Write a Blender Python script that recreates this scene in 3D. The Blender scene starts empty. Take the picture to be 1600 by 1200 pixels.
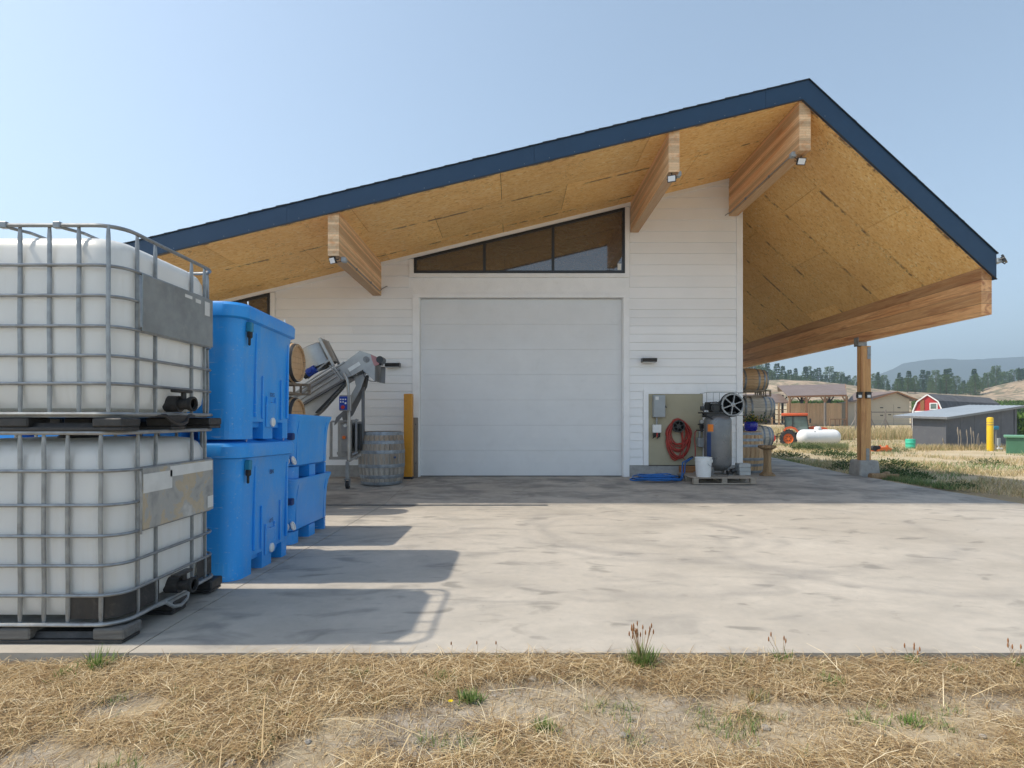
import bpy, bmesh, math, random
import numpy as np
from mathutils import Vector, Matrix
random.seed(7)
R = math.radians
scene = bpy.context.scene
COL = scene.collection

# ------------------------------------------------------------------ camera
CAM_H, F_PX = 1.22, 864.0
cam_data = bpy.data.cameras.new('camera')
cam = bpy.data.objects.new('camera', cam_data)
COL.objects.link(cam)
cam.location = (0, 0, CAM_H)
cam.rotation_euler = (R(90), 0, 0)
cam_data.sensor_width = 36.0
cam_data.lens = 36.0 * F_PX / 1600.0
cam_data.shift_y = 54.0 / 1600.0
cam_data.clip_start = 0.05
cam_data.clip_end = 6000
scene.camera = cam

# ------------------------------------------------------------------ light
SUN_EL = R(53.6)
world = bpy.data.worlds.new('World')
scene.world = world
world.use_nodes = True
wn = world.node_tree
for n in list(wn.nodes): wn.nodes.remove(n)
sky = wn.nodes.new('ShaderNodeTexSky')
sky.sky_type = 'NISHITA'
sky.sun_disc = False
sky.sun_elevation = SUN_EL
sky.sun_rotation = R(-90)
sky.altitude = 400
sky.air_density = 1.0
sky.dust_density = 1.5
sky.ozone_density = 0.6
bg = wn.nodes.new('ShaderNodeBackground')
bg.inputs['Strength'].default_value = 0.12
wo = wn.nodes.new('ShaderNodeOutputWorld')
hsv = wn.nodes.new('ShaderNodeHueSaturation')      # smoke-dulled blue, the same in every direction
hsv.inputs['Saturation'].default_value = .82
hsv.inputs['Hue'].default_value = .490
wn.links.new(sky.outputs[0], hsv.inputs['Color'])
wn.links.new(hsv.outputs[0], bg.inputs['Color'])
wn.links.new(bg.outputs[0], wo.inputs['Surface'])
sun_data = bpy.data.lights.new('sun', 'SUN')
sun_data.energy = 2.7
sun_data.angle = R(0.9)
sun_data.color = (1.0, 0.91, 0.77)
sun = bpy.data.objects.new('sun', sun_data)
COL.objects.link(sun)
sun.rotation_euler = (0, -(math.pi / 2 - SUN_EL), 0)
sun.location = (-20, 5, 30)

scene.view_settings.view_transform = 'Standard'
scene.view_settings.look = 'None'
scene.view_settings.gamma = 1.0
scene.view_settings.use_curve_mapping = False
scene.view_settings.exposure = 0.95
scene.cycles.max_bounces = 8
scene.cycles.transparent_max_bounces = 12
scene.cycles.use_denoising = True

# ------------------------------------------------------------------ helpers
def at(px, py, Y):
    """photograph position (1600 x 1200) at distance Y -> a point of the place"""
    s = F_PX / Y
    return Vector(((px - 800) / s, Y, CAM_H + (654 - py) / s))

def interp(x, pts):
    if x <= pts[0][0]: return pts[0][1]
    for (a, va), (b, vb) in zip(pts, pts[1:]):
        if x <= b: return va + (vb - va) * (x - a) / (b - a)
    return pts[-1][1]

def slab_z(Y):
    return interp(Y, [(3.4, 0), (8.5, -.12), (8.62, -.12), (11.1, 0)])

class MB:
    def __init__(self):
        self.v = []; self.f = []
    def add(self, vs, fs):
        o = len(self.v)
        self.v += [tuple(v) for v in vs]
        self.f += [tuple(i + o for i in f) for f in fs]
        return self
    def box(self, x0, x1, y0, y1, z0, z1):
        return self.add([(x0,y0,z0),(x1,y0,z0),(x1,y1,z0),(x0,y1,z0),(x0,y0,z1),(x1,y0,z1),(x1,y1,z1),(x0,y1,z1)],
            [(3,2,1,0),(4,5,6,7),(0,1,5,4),(1,2,6,5),(2,3,7,6),(3,0,4,7)])
    def bbox(self, x0, x1, y0, y1, z0, z1, b=.01, seg=2):
        bm = bmesh.new()
        bmesh.ops.create_cube(bm, size=1)
        for v in bm.verts:
            v.co = ((x0+x1)/2 + v.co.x*(x1-x0), (y0+y1)/2 + v.co.y*(y1-y0), (z0+z1)/2 + v.co.z*(z1-z0))
        bmesh.ops.bevel(bm, geom=bm.edges[:], offset=b, segments=seg, affect='EDGES', profile=.5)
        bm.verts.index_update()
        self.add([v.co for v in bm.verts], [[v.index for v in f.verts] for f in bm.faces])
        bm.free(); return self
    def obox(self, M, sx, sy, sz):
        h = [(-1,-1,-1),(1,-1,-1),(1,1,-1),(-1,1,-1),(-1,-1,1),(1,-1,1),(1,1,1),(-1,1,1)]
        return self.add([M @ Vector((a*sx/2, b*sy/2, c*sz/2)) for a,b,c in h],
            [(3,2,1,0),(4,5,6,7),(0,1,5,4),(1,2,6,5),(2,3,7,6),(3,0,4,7)])
    def bar(self, p0, p1, w, h, up=(0,0,1)):
        p0 = Vector(p0); p1 = Vector(p1); d = (p1-p0); L = d.length; d.normalize()
        u = Vector(up)
        s = d.cross(u)
        if s.length < 1e-4: s = d.cross(Vector((0,1,0)))
        s.normalize(); t = s.cross(d).normalized()
        M = Matrix((s, d, t)).transposed().to_4x4(); M.translation = (p0+p1)/2
        return self.obox(M, w, L, h)
    def tube(self, pts, r, n=8, closed=False, flat=1.0):
        pts = [Vector(p) for p in pts]; m = len(pts); rings = []
        prev = None
        for i, p in enumerate(pts):
            if closed: d = pts[(i+1) % m] - pts[i-1]
            else: d = pts[min(i+1, m-1)] - pts[max(i-1, 0)]
            d.normalize()
            if prev is None:
                a = Vector((0,0,1)) if abs(d.z) < .9 else Vector((0,1,0))
                s = d.cross(a).normalized()
            else:
                s = (prev - d * prev.dot(d)).normalized()
            prev = s; t = d.cross(s)
            rr = r[i] if isinstance(r, (list, tuple)) else r
            rings.append([p + (s*math.cos(2*math.pi*k/n) + t*math.sin(2*math.pi*k/n)*flat)*rr for k in range(n)])
        vs = [v for ring in rings for v in ring]; fs = []
        for i in range(m if closed else m-1):
            j = (i+1) % m
            for k in range(n):
                fs.append((i*n+k, i*n+(k+1) % n, j*n+(k+1) % n, j*n+k))
        if not closed:
            fs.append(tuple(range(n-1, -1, -1))); fs.append(tuple((m-1)*n+k for k in range(n)))
        return self.add(vs, fs)
    def lathe(self, prof, n=24, M=None, a0=0, a1=None):
        M = M or Matrix(); full = a1 is None; a1 = 2*math.pi if full else a1
        m = n if full else n+1; vs = []; fs = []
        for r, z in prof:
            for k in range(m):
                a = a0 + (a1-a0)*k/n
                vs.append(M @ Vector((r*math.cos(a), r*math.sin(a), z)))
        for i in range(len(prof)-1):
            for k in range(n):
                k2 = (k+1) % m if full else k+1
                fs.append((i*m+k, i*m+k2, (i+1)*m+k2, (i+1)*m+k))
        if full:
            if prof[0][0] > 1e-5: fs.append(tuple(range(m-1, -1, -1)))
            if prof[-1][0] > 1e-5: fs.append(tuple((len(prof)-1)*m+k for k in range(m)))
        return self.add(vs, fs)
    def cyl(self, p0, p1, r, n=16, r1=None):
        p0 = Vector(p0); p1 = Vector(p1); d = p1-p0
        M = d.to_track_quat('Z', 'Y').to_matrix().to_4x4(); M.translation = p0
        return self.lathe([(r, 0), (r if r1 is None else r1, d.length)], n, M)
    def prism(self, poly, a0, a1, axis='y'):
        n = len(poly)
        def mk(p, a):
            return (p[0], a, p[1]) if axis == 'y' else ((a, p[0], p[1]) if axis == 'x' else (p[0], p[1], a))
        vs = [mk(p, a0) for p in poly] + [mk(p, a1) for p in poly]
        fs = [tuple(range(n)), tuple(range(2*n-1, n-1, -1))] + [(i, i+n, (i+1) % n+n, (i+1) % n) for i in range(n)]
        return self.add(vs, fs)
    def loft(self, rings, cap0=True, cap1=True):
        n = len(rings[0]); vs = [p for r in rings for p in r]; fs = []
        for i in range(len(rings)-1):
            for k in range(n):
                fs.append((i*n+k, i*n+(k+1) % n, (i+1)*n+(k+1) % n, (i+1)*n+k))
        if cap0: fs.append(tuple(range(n-1, -1, -1)))
        if cap1: fs.append(tuple((len(rings)-1)*n+k for k in range(n)))
        return self.add(vs, fs)
    def mesh(self, name, mat, smooth=False, fix=True):
        me = bpy.data.meshes.new(name)
        me.from_pydata(self.v, [], self.f)
        if fix and len(self.f) < 60000:
            bm = bmesh.new(); bm.from_mesh(me)
            bmesh.ops.recalc_face_normals(bm, faces=bm.faces[:])
            bm.to_mesh(me); bm.free()
        if mat: me.materials.append(mat)
        if smooth:
            me.shade_smooth()
            me.set_sharp_from_angle(angle=R(35))
        return me
    def build(self, name, mat, parent=None, smooth=False, world=False, fix=True):
        if world and parent is not None:
            l = parent.location
            self.v = [(a-l.x, b-l.y, c-l.z) for a, b, c in self.v]
        return link(name, self.mesh(name, mat, smooth, fix), parent)

def link(name, me, parent=None):
    o = bpy.data.objects.new(name, me); COL.objects.link(o)
    if parent is not None: o.parent = parent
    return o

def tag(o, label=None, cat=None, group=None, kind=None):
    if label: o['label'] = label
    if cat: o['category'] = cat
    if group: o['group'] = group
    if kind: o['kind'] = kind
    return o

def thing(name, label, cat, loc=(0,0,0), rz=0, group=None, rx=0):
    o = bpy.data.objects.new(name, None); COL.objects.link(o)
    o.empty_display_size = .2
    o.location = loc; o.rotation_euler = (rx, 0, rz)
    return tag(o, label, cat, group)

KIDS = {}
def copy_tree(o, parent=None):
    c = o.copy(); COL.objects.link(c)
    if parent is not None: c.parent = parent
    for ch in list(o.children): copy_tree(ch, c)
    return c

def dup(o, label, loc=None, rz=None):
    c = copy_tree(o)
    if label: c['label'] = label
    if loc is not None: c.location = loc
    if rz is not None: c.rotation_euler.z = rz
    return c

def rrect(w, d, r, z=0, n=6, cx=0, cy=0):
    """rounded rectangle ring centred on cx, cy"""
    pts = []
    for qx, qy, a in ((1,1,0),(-1,1,90),(-1,-1,180),(1,-1,270)):
        for k in range(n+1):
            t = R(a + 90*k/n)
            pts.append((cx + qx*(w/2-r) + r*math.cos(t), cy + qy*(d/2-r) + r*math.sin(t), z))
    return pts

def clip(poly, a, b, c):
    """keep a*x + b*z <= c"""
    out = []
    for i, p in enumerate(poly):
        q = poly[(i+1) % len(poly)]
        dp = a*p[0] + b*p[1] - c; dq = a*q[0] + b*q[1] - c
        if dp <= 0: out.append(p)
        if dp*dq < 0:
            t = dp/(dp-dq); out.append((p[0]+(q[0]-p[0])*t, p[1]+(q[1]-p[1])*t))
    return out

# ------------------------------------------------------------------ materials
class NT:
    def __init__(self, name):
        self.m = bpy.data.materials.new(name); self.m.use_nodes = True
        self.t = self.m.node_tree
        self.b = self.t.nodes['Principled BSDF']; self.out = self.t.nodes['Material Output']
    def n(self, typ, **kw):
        nd = self.t.nodes.new(typ)
        for k, v in kw.items():
            if hasattr(nd, k): setattr(nd, k, v)
            else: nd.inputs[k].default_value = v
        return nd
    def l(self, a, b): self.t.links.new(a, b)
    def pos(self, scale=(1,1,1), obj=False, rot=(0,0,0), loc=(0,0,0)):
        mp = self.n('ShaderNodeMapping'); mp.inputs['Scale'].default_value = scale
        mp.inputs['Rotation'].default_value = rot; mp.inputs['Location'].default_value = loc
        if obj:
            tc = self.n('ShaderNodeTexCoord'); self.l(tc.outputs['Object'], mp.inputs['Vector'])
        else:
            g = self.n('ShaderNodeNewGeometry'); self.l(g.outputs['Position'], mp.inputs['Vector'])
        return mp.outputs[0]
    def noise(self, vec, scale, detail=4, rough=.55, dist=0):
        nd = self.n('ShaderNodeTexNoise'); nd.inputs['Scale'].default_value = scale
        nd.inputs['Detail'].default_value = detail; nd.inputs['Roughness'].default_value = rough
        nd.inputs['Distortion'].default_value = dist
        self.l(vec, nd.inputs['Vector']); return nd.outputs['Fac']
    def ramp(self, fac, stops, interp='LINEAR'):
        nd = self.n('ShaderNodeValToRGB'); cr = nd.color_ramp; cr.interpolation = interp
        while len(cr.elements) < len(stops): cr.elements.new(.5)
        for e, (p, c) in zip(cr.elements, stops):
            e.position = p
            e.color = (c, c, c, 1) if isinstance(c, (int, float)) else (*c, 1)
        self.l(fac, nd.inputs[0]); return nd.outputs[0]
    def mix(self, fac, a, b, mode='MIX'):
        nd = self.n('ShaderNodeMix', data_type='RGBA', blend_type=mode)
        for s, i in ((fac, 0), (a, 6), (b, 7)):
            if isinstance(s, (int, float)): nd.inputs[i].default_value = s if i == 0 else (s, s, s, 1)
            elif isinstance(s, tuple): nd.inputs[i].default_value = (*s, 1)
            else: self.l(s, nd.inputs[i])
        return nd.outputs[2]
    def math(self, op, a, b=None, clampv=False):
        nd = self.n('ShaderNodeMath', operation=op); nd.use_clamp = clampv
        for s, i in ((a, 0), (b, 1)):
            if s is None: continue
            if isinstance(s, (int, float)): nd.inputs[i].default_value = s
            else: self.l(s, nd.inputs[i])
        return nd.outputs[0]
    def bump(self, h, strength=.3, dist=.01):
        nd = self.n('ShaderNodeBump'); nd.inputs['Strength'].default_value = strength
        nd.inputs['Distance'].default_value = dist
        self.l(h, nd.inputs['Height']); self.l(nd.outputs[0], self.b.inputs['Normal'])
    def set(self, color=None, rough=None, metal=None, **kw):
        for v, k in ((color, 'Base Color'), (rough, 'Roughness'), (metal, 'Metallic')):
            if v is None: continue
            if isinstance(v, tuple): self.b.inputs[k].default_value = (*v, 1)
            elif isinstance(v, (int, float)): self.b.inputs[k].default_value = v
            else: self.l(v, self.b.inputs[k])
        for k, v in kw.items(): self.b.inputs[k.replace('_', ' ')].default_value = v
        return self.m

def rnd_mul(t, col, lo=.85, hi=1.12):
    oi = t.n('ShaderNodeObjectInfo')
    mr = t.n('ShaderNodeMapRange'); mr.inputs[3].default_value = lo; mr.inputs[4].default_value = hi
    t.l(oi.outputs['Random'], mr.inputs[0])
    return t.mix(1.0, col, mr.outputs[0], 'MULTIPLY')

def basic(name, c, rough=.5, metal=0, var=.12, scale=6, bump=.08, bscale=60, dirt=None, dirt_amt=.3, obj=False, random_obj=0, spec=None):
    t = NT(name); p = t.pos(obj=obj)
    n1 = t.noise(p, scale, 5, .6)
    lo = tuple(x*(1-var) for x in c); hi = tuple(min(1, x*(1+var)) for x in c)
    col = t.ramp(n1, [(.3, lo), (.7, hi)])
    if dirt:
        n2 = t.noise(p, scale*2.3, 8, .7, .6)
        m = t.ramp(n2, [(.52, 0.0), (.72, dirt_amt)])
        col = t.mix(m, col, dirt)
    if random_obj: col = rnd_mul(t, col, 1-random_obj, 1+random_obj)
    rr = t.ramp(t.noise(p, scale*3, 4), [(.3, max(.02, rough-.08)), (.7, min(1, rough+.08))])
    if bump: t.bump(t.noise(p, bscale, 6, .6), bump, .01)
    t.set(col, rr, metal)
    if spec is not None: t.b.inputs['Specular IOR Level'].default_value = spec
    return t.m

def woodm(name, c1, c2, axis='x', scale=1.0, streak=None, rough=.65, random_obj=.12, obj=False, lam=None, dark=None, lamaxis='z', bump=.25):
    """wood with grain along an axis; lam = lamination height in metres"""
    t = NT(name)
    s = {'x': (.6, 9, 9), 'y': (9, .6, 9), 'z': (9, 9, .6)}[axis]
    p = t.pos(tuple(k*scale for k in s), obj=obj)
    g = t.noise(p, 2.2, 8, .68, .8)
    col = t.ramp(g, [(.28, c1), (.5, tuple((a+b)/2 for a, b in zip(c1, c2))), (.72, c2)])
    fine = t.noise(t.pos(tuple(k*scale*5 for k in s), obj=obj), 3, 4, .7)
    col = t.mix(t.ramp(fine, [(.35, .35), (.6, 0.0)]), col, tuple(x*.55 for x in c1))
    if streak:
        s2 = t.noise(t.pos(tuple(k*scale*.35 for k in s), obj=obj, loc=(3.1, 7.7, 1.3)), 2.4, 5, .6, 1.2)
        col = t.mix(t.ramp(s2, [(.5, 0.0), (.68, .75)]), col, streak)
    if lam:
        sep = t.n('ShaderNodeSeparateXYZ'); t.l(t.pos(obj=obj), sep.inputs[0])
        z = t.math('DIVIDE', sep.outputs[{'x': 0, 'y': 1, 'z': 2}[lamaxis]], lam)
        fl = t.math('FLOOR', z); fr = t.math('FRACT', z)
        wn_ = t.n('ShaderNodeTexWhiteNoise', noise_dimensions='1D'); t.l(fl, wn_.inputs['W'])
        mr = t.n('ShaderNodeMapRange'); mr.inputs[3].default_value = .72; mr.inputs[4].default_value = 1.2
        t.l(wn_.outputs[0], mr.inputs[0])
        col = t.mix(1.0, col, mr.outputs[0], 'MULTIPLY')
        ln = t.math('LESS_THAN', fr, .07)
        col = t.mix(t.math('MULTIPLY', ln, .5), col, tuple(x*.3 for x in c1))
    if dark:
        n3 = t.noise(t.pos(obj=obj), 1.7, 7, .65, .5)
        col = t.mix(t.ramp(n3, [(.52, 0.0), (.7, .8)]), col, dark)
    if random_obj: col = rnd_mul(t, col, 1-random_obj, 1+random_obj)
    t.bump(g, bump, .01)
    return t.set(col, rough)

M = {}
def mk_concrete():
    t = NT('slab_concrete'); p = t.pos()
    col = t.ramp(t.noise(p, .55, 6, .6, .3), [(.3, (.42, .375, .315)), (.7, (.52, .472, .405))])
    fine = t.noise(p, 14, 6, .7)
    col = t.mix(t.ramp(fine, [(.35, .25), (.6, 0.0)]), col, (.30, .285, .26))
    # trowel mottling, long across the slab
    s1 = t.noise(t.pos((1.0, 1.25, 1), rot=(0, 0, R(8))), .95, 7, .62, .35)
    col = t.mix(t.ramp(s1, [(.48, 0.0), (.68, .42)]), col, (.29, .265, .225))
    s2 = t.noise(t.pos((1.2, 2.2, 1), rot=(0, 0, R(-12)), loc=(4, 9, 0)), 2.1, 4, .5, .5)
    col = t.mix(t.ramp(s2, [(.60, 0.0), (.70, .6)]), col, (.17, .16, .14))
    # grime from the door, with more at left painting the bin shadows darker
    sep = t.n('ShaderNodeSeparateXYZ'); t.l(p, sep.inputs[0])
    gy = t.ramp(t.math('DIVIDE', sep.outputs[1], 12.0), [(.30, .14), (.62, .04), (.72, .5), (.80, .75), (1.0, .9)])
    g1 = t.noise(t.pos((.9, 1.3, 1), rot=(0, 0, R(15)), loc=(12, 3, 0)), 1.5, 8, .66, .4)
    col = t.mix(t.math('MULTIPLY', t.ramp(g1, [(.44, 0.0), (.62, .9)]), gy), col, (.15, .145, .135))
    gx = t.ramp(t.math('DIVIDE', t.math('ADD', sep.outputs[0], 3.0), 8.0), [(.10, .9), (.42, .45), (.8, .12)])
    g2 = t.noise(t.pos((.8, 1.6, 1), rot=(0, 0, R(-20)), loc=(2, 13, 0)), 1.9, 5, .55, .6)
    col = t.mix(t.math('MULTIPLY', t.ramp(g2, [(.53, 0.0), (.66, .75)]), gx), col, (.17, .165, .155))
    # curved tyre marks
    wob = t.n('ShaderNodeTexNoise'); wob.inputs['Scale'].default_value = .9; t.l(p, wob.inputs['Vector'])
    pv = t.n('ShaderNodeVectorMath', operation='MULTIPLY_ADD')
    t.l(wob.outputs['Color'], pv.inputs[0]); pv.inputs[1].default_value = (.5, .5, 0); t.l(p, pv.inputs[2])
    brk = t.noise(p, 1.1, 3, .5)
    for cx, cy, r, w, a in ((1.5, 6.3, 1.15, .10, .5), (1.5, 6.3, 1.42, .07, .4), (.9, 5.7, 1.9, .09, .45),
                            (2.6, 6.9, 2.3, .10, .45), (3.3, 5.2, 1.3, .07, .5), (-1.2, 5.3, .8, .06, .45)):
        d = t.n('ShaderNodeVectorMath', operation='DISTANCE'); t.l(pv.outputs[0], d.inputs[0])
        d.inputs[1].default_value = (cx+.25, cy+.25, 0)
        e = t.math('ABSOLUTE', t.math('SUBTRACT', d.outputs['Value'], r))
        mk = t.ramp(t.math('DIVIDE', e, w*1.6), [(0.0, a*.6), (1.0, 0.0)])
        mk = t.math('MULTIPLY', mk, t.ramp(brk, [(.42, 0.0), (.58, 1.0)]))
        col = t.mix(mk, col, (.2, .19, .18))
    sp = t.noise(p, 45, 2, .5)
    col = t.mix(t.ramp(sp, [(.70, 0.0), (.76, .5)]), col, (.15, .14, .13))
    # fine relief and uneven roughness
    t.bump(fine, .12, .004)
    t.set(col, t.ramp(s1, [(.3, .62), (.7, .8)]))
    return t.m

def mk_osb():
    t = NT('osb_panel'); oi = t.n('ShaderNodeObjectInfo')
    base = t.pos()
    cols = []
    # strands lie every way: three directions of stretched cells, mixed by patches
    vs = []
    for k, ang in enumerate((0, 38, -33, 80)):
        v = t.n('ShaderNodeTexVoronoi', feature='F1'); v.inputs['Scale'].default_value = 1.0
        v.inputs['Randomness'].default_value = 1
        t.l(t.pos((11, 44, 26), rot=(0, 0, R(ang)), loc=(k*3.3, 0, k)), v.inputs['Vector']); vs.append(v)
    m1 = t.ramp(t.noise(base, 9, 2, .5), [(.47, 0.0), (.53, 1.0)])
    m2 = t.ramp(t.noise(t.pos(loc=(5, 2, 1)), 10, 2, .5), [(.47, 0.0), (.53, 1.0)])
    c = t.mix(m2, t.mix(m1, vs[0].outputs['Color'], vs[1].outputs['Color']), t.mix(m1, vs[2].outputs['Color'], vs[3].outputs['Color']))
    sep = t.n('ShaderNodeSeparateColor'); t.l(c, sep.inputs[0])
    col = t.ramp(sep.outputs[0], [(0.0, (.66, .33, .09)), (.15, (.84, .48, .145)), (.5, (.93, .575, .20)), (.85, (.95, .64, .26)), (1.0, (.96, .71, .36))])
    big = t.noise(base, .9, 5, .6)
    col = t.mix(t.ramp(big, [(.35, .35), (.65, 0.0)]), col, (.68, .36, .12))
    dk = t.noise(t.pos((1, 1, 1), loc=(7, 7, 7)), 16, 3, .7, 1.5)
    patch = t.ramp(t.noise(base, 1.6, 3, .5), [(.5, 0.0), (.66, 1.0)])
    col = t.mix(t.math('MULTIPLY', t.ramp(dk, [(.6, 0.0), (.66, .8)]), patch), col, (.16, .085, .04))
    # printed edge lines and stains along the sheet joints
    sp = t.n('ShaderNodeSeparateXYZ'); t.l(base, sp.inputs[0])
    fr = t.math('FRACT', t.math('DIVIDE', t.math('SUBTRACT', sp.outputs[1], 8.751), 1.22))
    ed = t.math('ABSOLUTE', t.math('SUBTRACT', fr, .03))
    ln = t.ramp(t.math('DIVIDE', ed, .035), [(.3, .85), (1.0, 0.0)])
    brk = t.ramp(t.noise(t.pos((1, 1, 1), loc=(1, 8, 3)), 2.6, 5, .7), [(.5, 0.0), (.58, 1.0)])
    col = t.mix(t.math('MULTIPLY', ln, brk), col, (.12, .06, .03))
    col = rnd_mul(t, col, .9, 1.06)
    t.bump(sep.outputs[1], .15, .004)
    return t.set(col, .6)

def mk_glass(name, tint=(.05, .045, .04)):
    t = NT(name); p = t.pos()
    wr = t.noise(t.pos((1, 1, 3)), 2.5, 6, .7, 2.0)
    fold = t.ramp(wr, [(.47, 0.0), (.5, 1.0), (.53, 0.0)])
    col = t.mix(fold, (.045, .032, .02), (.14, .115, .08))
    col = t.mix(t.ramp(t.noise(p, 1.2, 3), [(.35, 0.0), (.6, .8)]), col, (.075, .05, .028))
    t.set(col, .04)
    t.b.inputs['Specular IOR Level'].default_value = 1.0
    t.b.inputs['IOR'].default_value = 1.7
    return t.m

def mk_tank_plastic():
    t = NT('ibc_plastic'); p = t.pos()
    col = t.ramp(t.noise(p, 3, 4), [(.3, (.83, .83, .81)), (.7, (.89, .89, .87))])
    st = t.noise(t.pos((9, 9, .7)), 1.5, 5, .6)
    col = t.mix(t.ramp(st, [(.55, 0.0), (.75, .35)]), col, (.58, .55, .46))
    t.set(col, .38)
    tr = t.n('ShaderNodeBsdfTranslucent'); tr.inputs['Color'].default_value = (.85, .85, .8, 1)
    mx = t.n('ShaderNodeMixShader'); mx.inputs[0].default_value = .28
    t.l(t.b.outputs[0], mx.inputs[1]); t.l(tr.outputs[0], mx.inputs[2]); t.l(mx.outputs[0], t.out.inputs['Surface'])
    return t.m

def mk_siding():
    t = NT('white_siding'); p = t.pos()
    col = t.ramp(t.noise(p, 1.2, 4), [(.3, (.83, .835, .83)), (.7, (.88, .88, .87))])
    g = t.noise(t.pos((.8, 1, 22)), 2.5, 6, .65, .3)
    col = t.mix(t.ramp(g, [(.55, 0.0), (.8, .22)]), col, (.62, .61, .59))
    d = t.noise(t.pos(loc=(2, 4, 7)), 5, 8, .75, .5)
    col = t.mix(t.ramp(d, [(.68, 0.0), (.74, .4)]), col, (.42, .39, .35))
    col = rnd_mul(t, col, .965, 1.02)
    t.bump(g, .22, .006)
    return t.set(col, .5)

def mk_ground():
    t = NT('dry_ground'); p = t.pos()
    col = t.ramp(t.noise(p, .25, 7, .65, .4), [(.3, (.42, .31, .17)), (.5, (.55, .44, .27)), (.7, (.64, .54, .37))])
    col = t.mix(t.ramp(t.noise(t.pos((1, 1, 1), loc=(3, 3, 0)), .12, 5, .6), [(.5, 0.0), (.66, .55)]), col, (.24, .25, .12))
    s = t.noise(p, 3.2, 8, .7)
    col = t.mix(t.ramp(s, [(.35, .4), (.5, 0.0)]), col, (.28, .21, .14))
    f = t.noise(p, 40, 6, .75)
    col = t.mix(t.ramp(f, [(.35, .5), (.6, 0.0)]), col, (.22, .18, .14))
    # bare grey sandy soil close to the slab
    sep = t.n('ShaderNodeSeparateXYZ'); t.l(p, sep.inputs[0])
    near = t.math('LESS_THAN', sep.outputs[1], 3.4)
    soil = t.ramp(t.noise(p, 9, 8, .75), [(.3, (.14, .11, .08)), (.5, (.27, .23, .18)), (.68, (.42, .37, .31))])
    pm = t.ramp(t.noise(t.pos(loc=(1, 5, 0)), 1.6, 5, .6), [(.4, .35), (.6, 1.0)])
    col = t.mix(t.math('MULTIPLY', near, pm), col, soil)
    t.bump(f, .6, .02)
    return t.set(col, .95)

def mk_hill(name, a, b, c=None, sc=.05):
    t = NT(name); p = t.pos()
    col = t.ramp(t.noise(p, sc, 9, .68, .5), [(.32, a), (.6, b)])
    if c:
        col = t.mix(t.ramp(t.noise(p, sc*3, 8, .75), [(.49, 0.0), (.56, .85)]), col, c)
        col = t.mix(t.ramp(t.noise(p, sc*9, 6, .7), [(.35, .6), (.5, 0.0)]), col, tuple(x*.5 for x in a))
    return t.set(col, 1.0)

def mk_attr(name, rough=.75, transl=.25):
    t = NT(name)
    a = t.n('ShaderNodeAttribute', attribute_name='tint')
    t.set(a.outputs['Color'], rough)
    t.b.inputs['Specular IOR Level'].default_value = .25
    tr = t.n('ShaderNodeBsdfTranslucent'); t.l(a.outputs['Color'], tr.inputs['Color'])
    mx = t.n('ShaderNodeMixShader'); mx.inputs[0].default_value = transl
    t.l(t.b.outputs[0], mx.inputs[1]); t.l(tr.outputs[0], mx.inputs[2]); t.l(mx.outputs[0], t.out.inputs['Surface'])
    return t.m

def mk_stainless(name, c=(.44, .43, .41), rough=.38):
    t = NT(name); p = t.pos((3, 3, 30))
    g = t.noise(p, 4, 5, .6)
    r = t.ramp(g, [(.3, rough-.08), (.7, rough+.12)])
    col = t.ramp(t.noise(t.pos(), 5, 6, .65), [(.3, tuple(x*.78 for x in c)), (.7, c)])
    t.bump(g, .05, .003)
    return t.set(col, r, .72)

def mk_blue():
    t = NT('blue_polyethylene'); p = t.pos()
    col = t.ramp(t.noise(p, 2, 4), [(.3, (.014, .29, .78)), (.7, (.026, .34, .86))])
    st = t.noise(t.pos((7, 7, 1.2)), 3, 7, .7)
    col = t.mix(t.ramp(st, [(.55, 0.0), (.74, .45)]), col, (.16, .38, .68))
    du = t.noise(t.pos(loc=(9, 2, 5)), 1.7, 6, .7, .4)
    col = t.mix(t.ramp(du, [(.48, 0.0), (.7, .35)]), col, (.26, .40, .58))
    sp2 = t.noise(t.pos(), 26, 5, .8)
    col = t.mix(t.ramp(sp2, [(.68, 0.0), (.74, .5)]), col, (.10, .14, .2))
    sc = t.noise(t.pos((1, 12, 12), rot=(R(40), 0, 0)), 6, 3, .5)
    col = t.mix(t.ramp(sc, [(.66, 0.0), (.70, .5)]), col, (.36, .55, .78))
    t.bump(t.noise(p, 120, 4), .06, .004)
    return t.set(col, .42)

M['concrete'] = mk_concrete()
M['footing'] = basic('grey_footing', (.36, .35, .33), .9, 0, .2, 5, .4, 70, (.2, .19, .18), .5)
M['osb'] = mk_osb()
M['siding'] = mk_siding()
M['trim'] = basic('white_trim', (.85, .85, .84), .45, 0, .04, 3, .04, 40, (.6, .58, .54), .2)
M['door'] = basic('door_white', (.72, .725, .72), .4, 0, .03, 2, .03, 40, (.5, .5, .48), .15)
M['glulam'] = woodm('glulam_beam', (.76, .45, .23), (.90, .65, .38), 'y', 1.0, (.70, .32, .12), .6, .05, lam=.038)
M['glulam_side'] = woodm('glulam_side_beam', (.62, .28, .10), (.84, .52, .25), 'y', .8, (.28, .075, .025), .5, .04, lam=.19)
M['glulam_end'] = woodm('beam_end_grain', (.30, .13, .06), (.50, .27, .15), 'x', 2.0, None, .8, 0, lam=.038)
M['fir'] = woodm('fir_post', (.54, .26, .09), (.76, .44, .18), 'z', 1.0, (.33, .12, .04), .55, .03)
M['fascia'] = basic('navy_fascia', (.012, .044, .095), .42, 0, .08, 2, .02, 30, (.05, .09, .15), .15)
M['shingle'] = basic('dark_shingle', (.045, .045, .047), .95, 0, .3, 20, .6, 120, random_obj=.3)
M['glass'] = mk_glass('window_glass')
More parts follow.
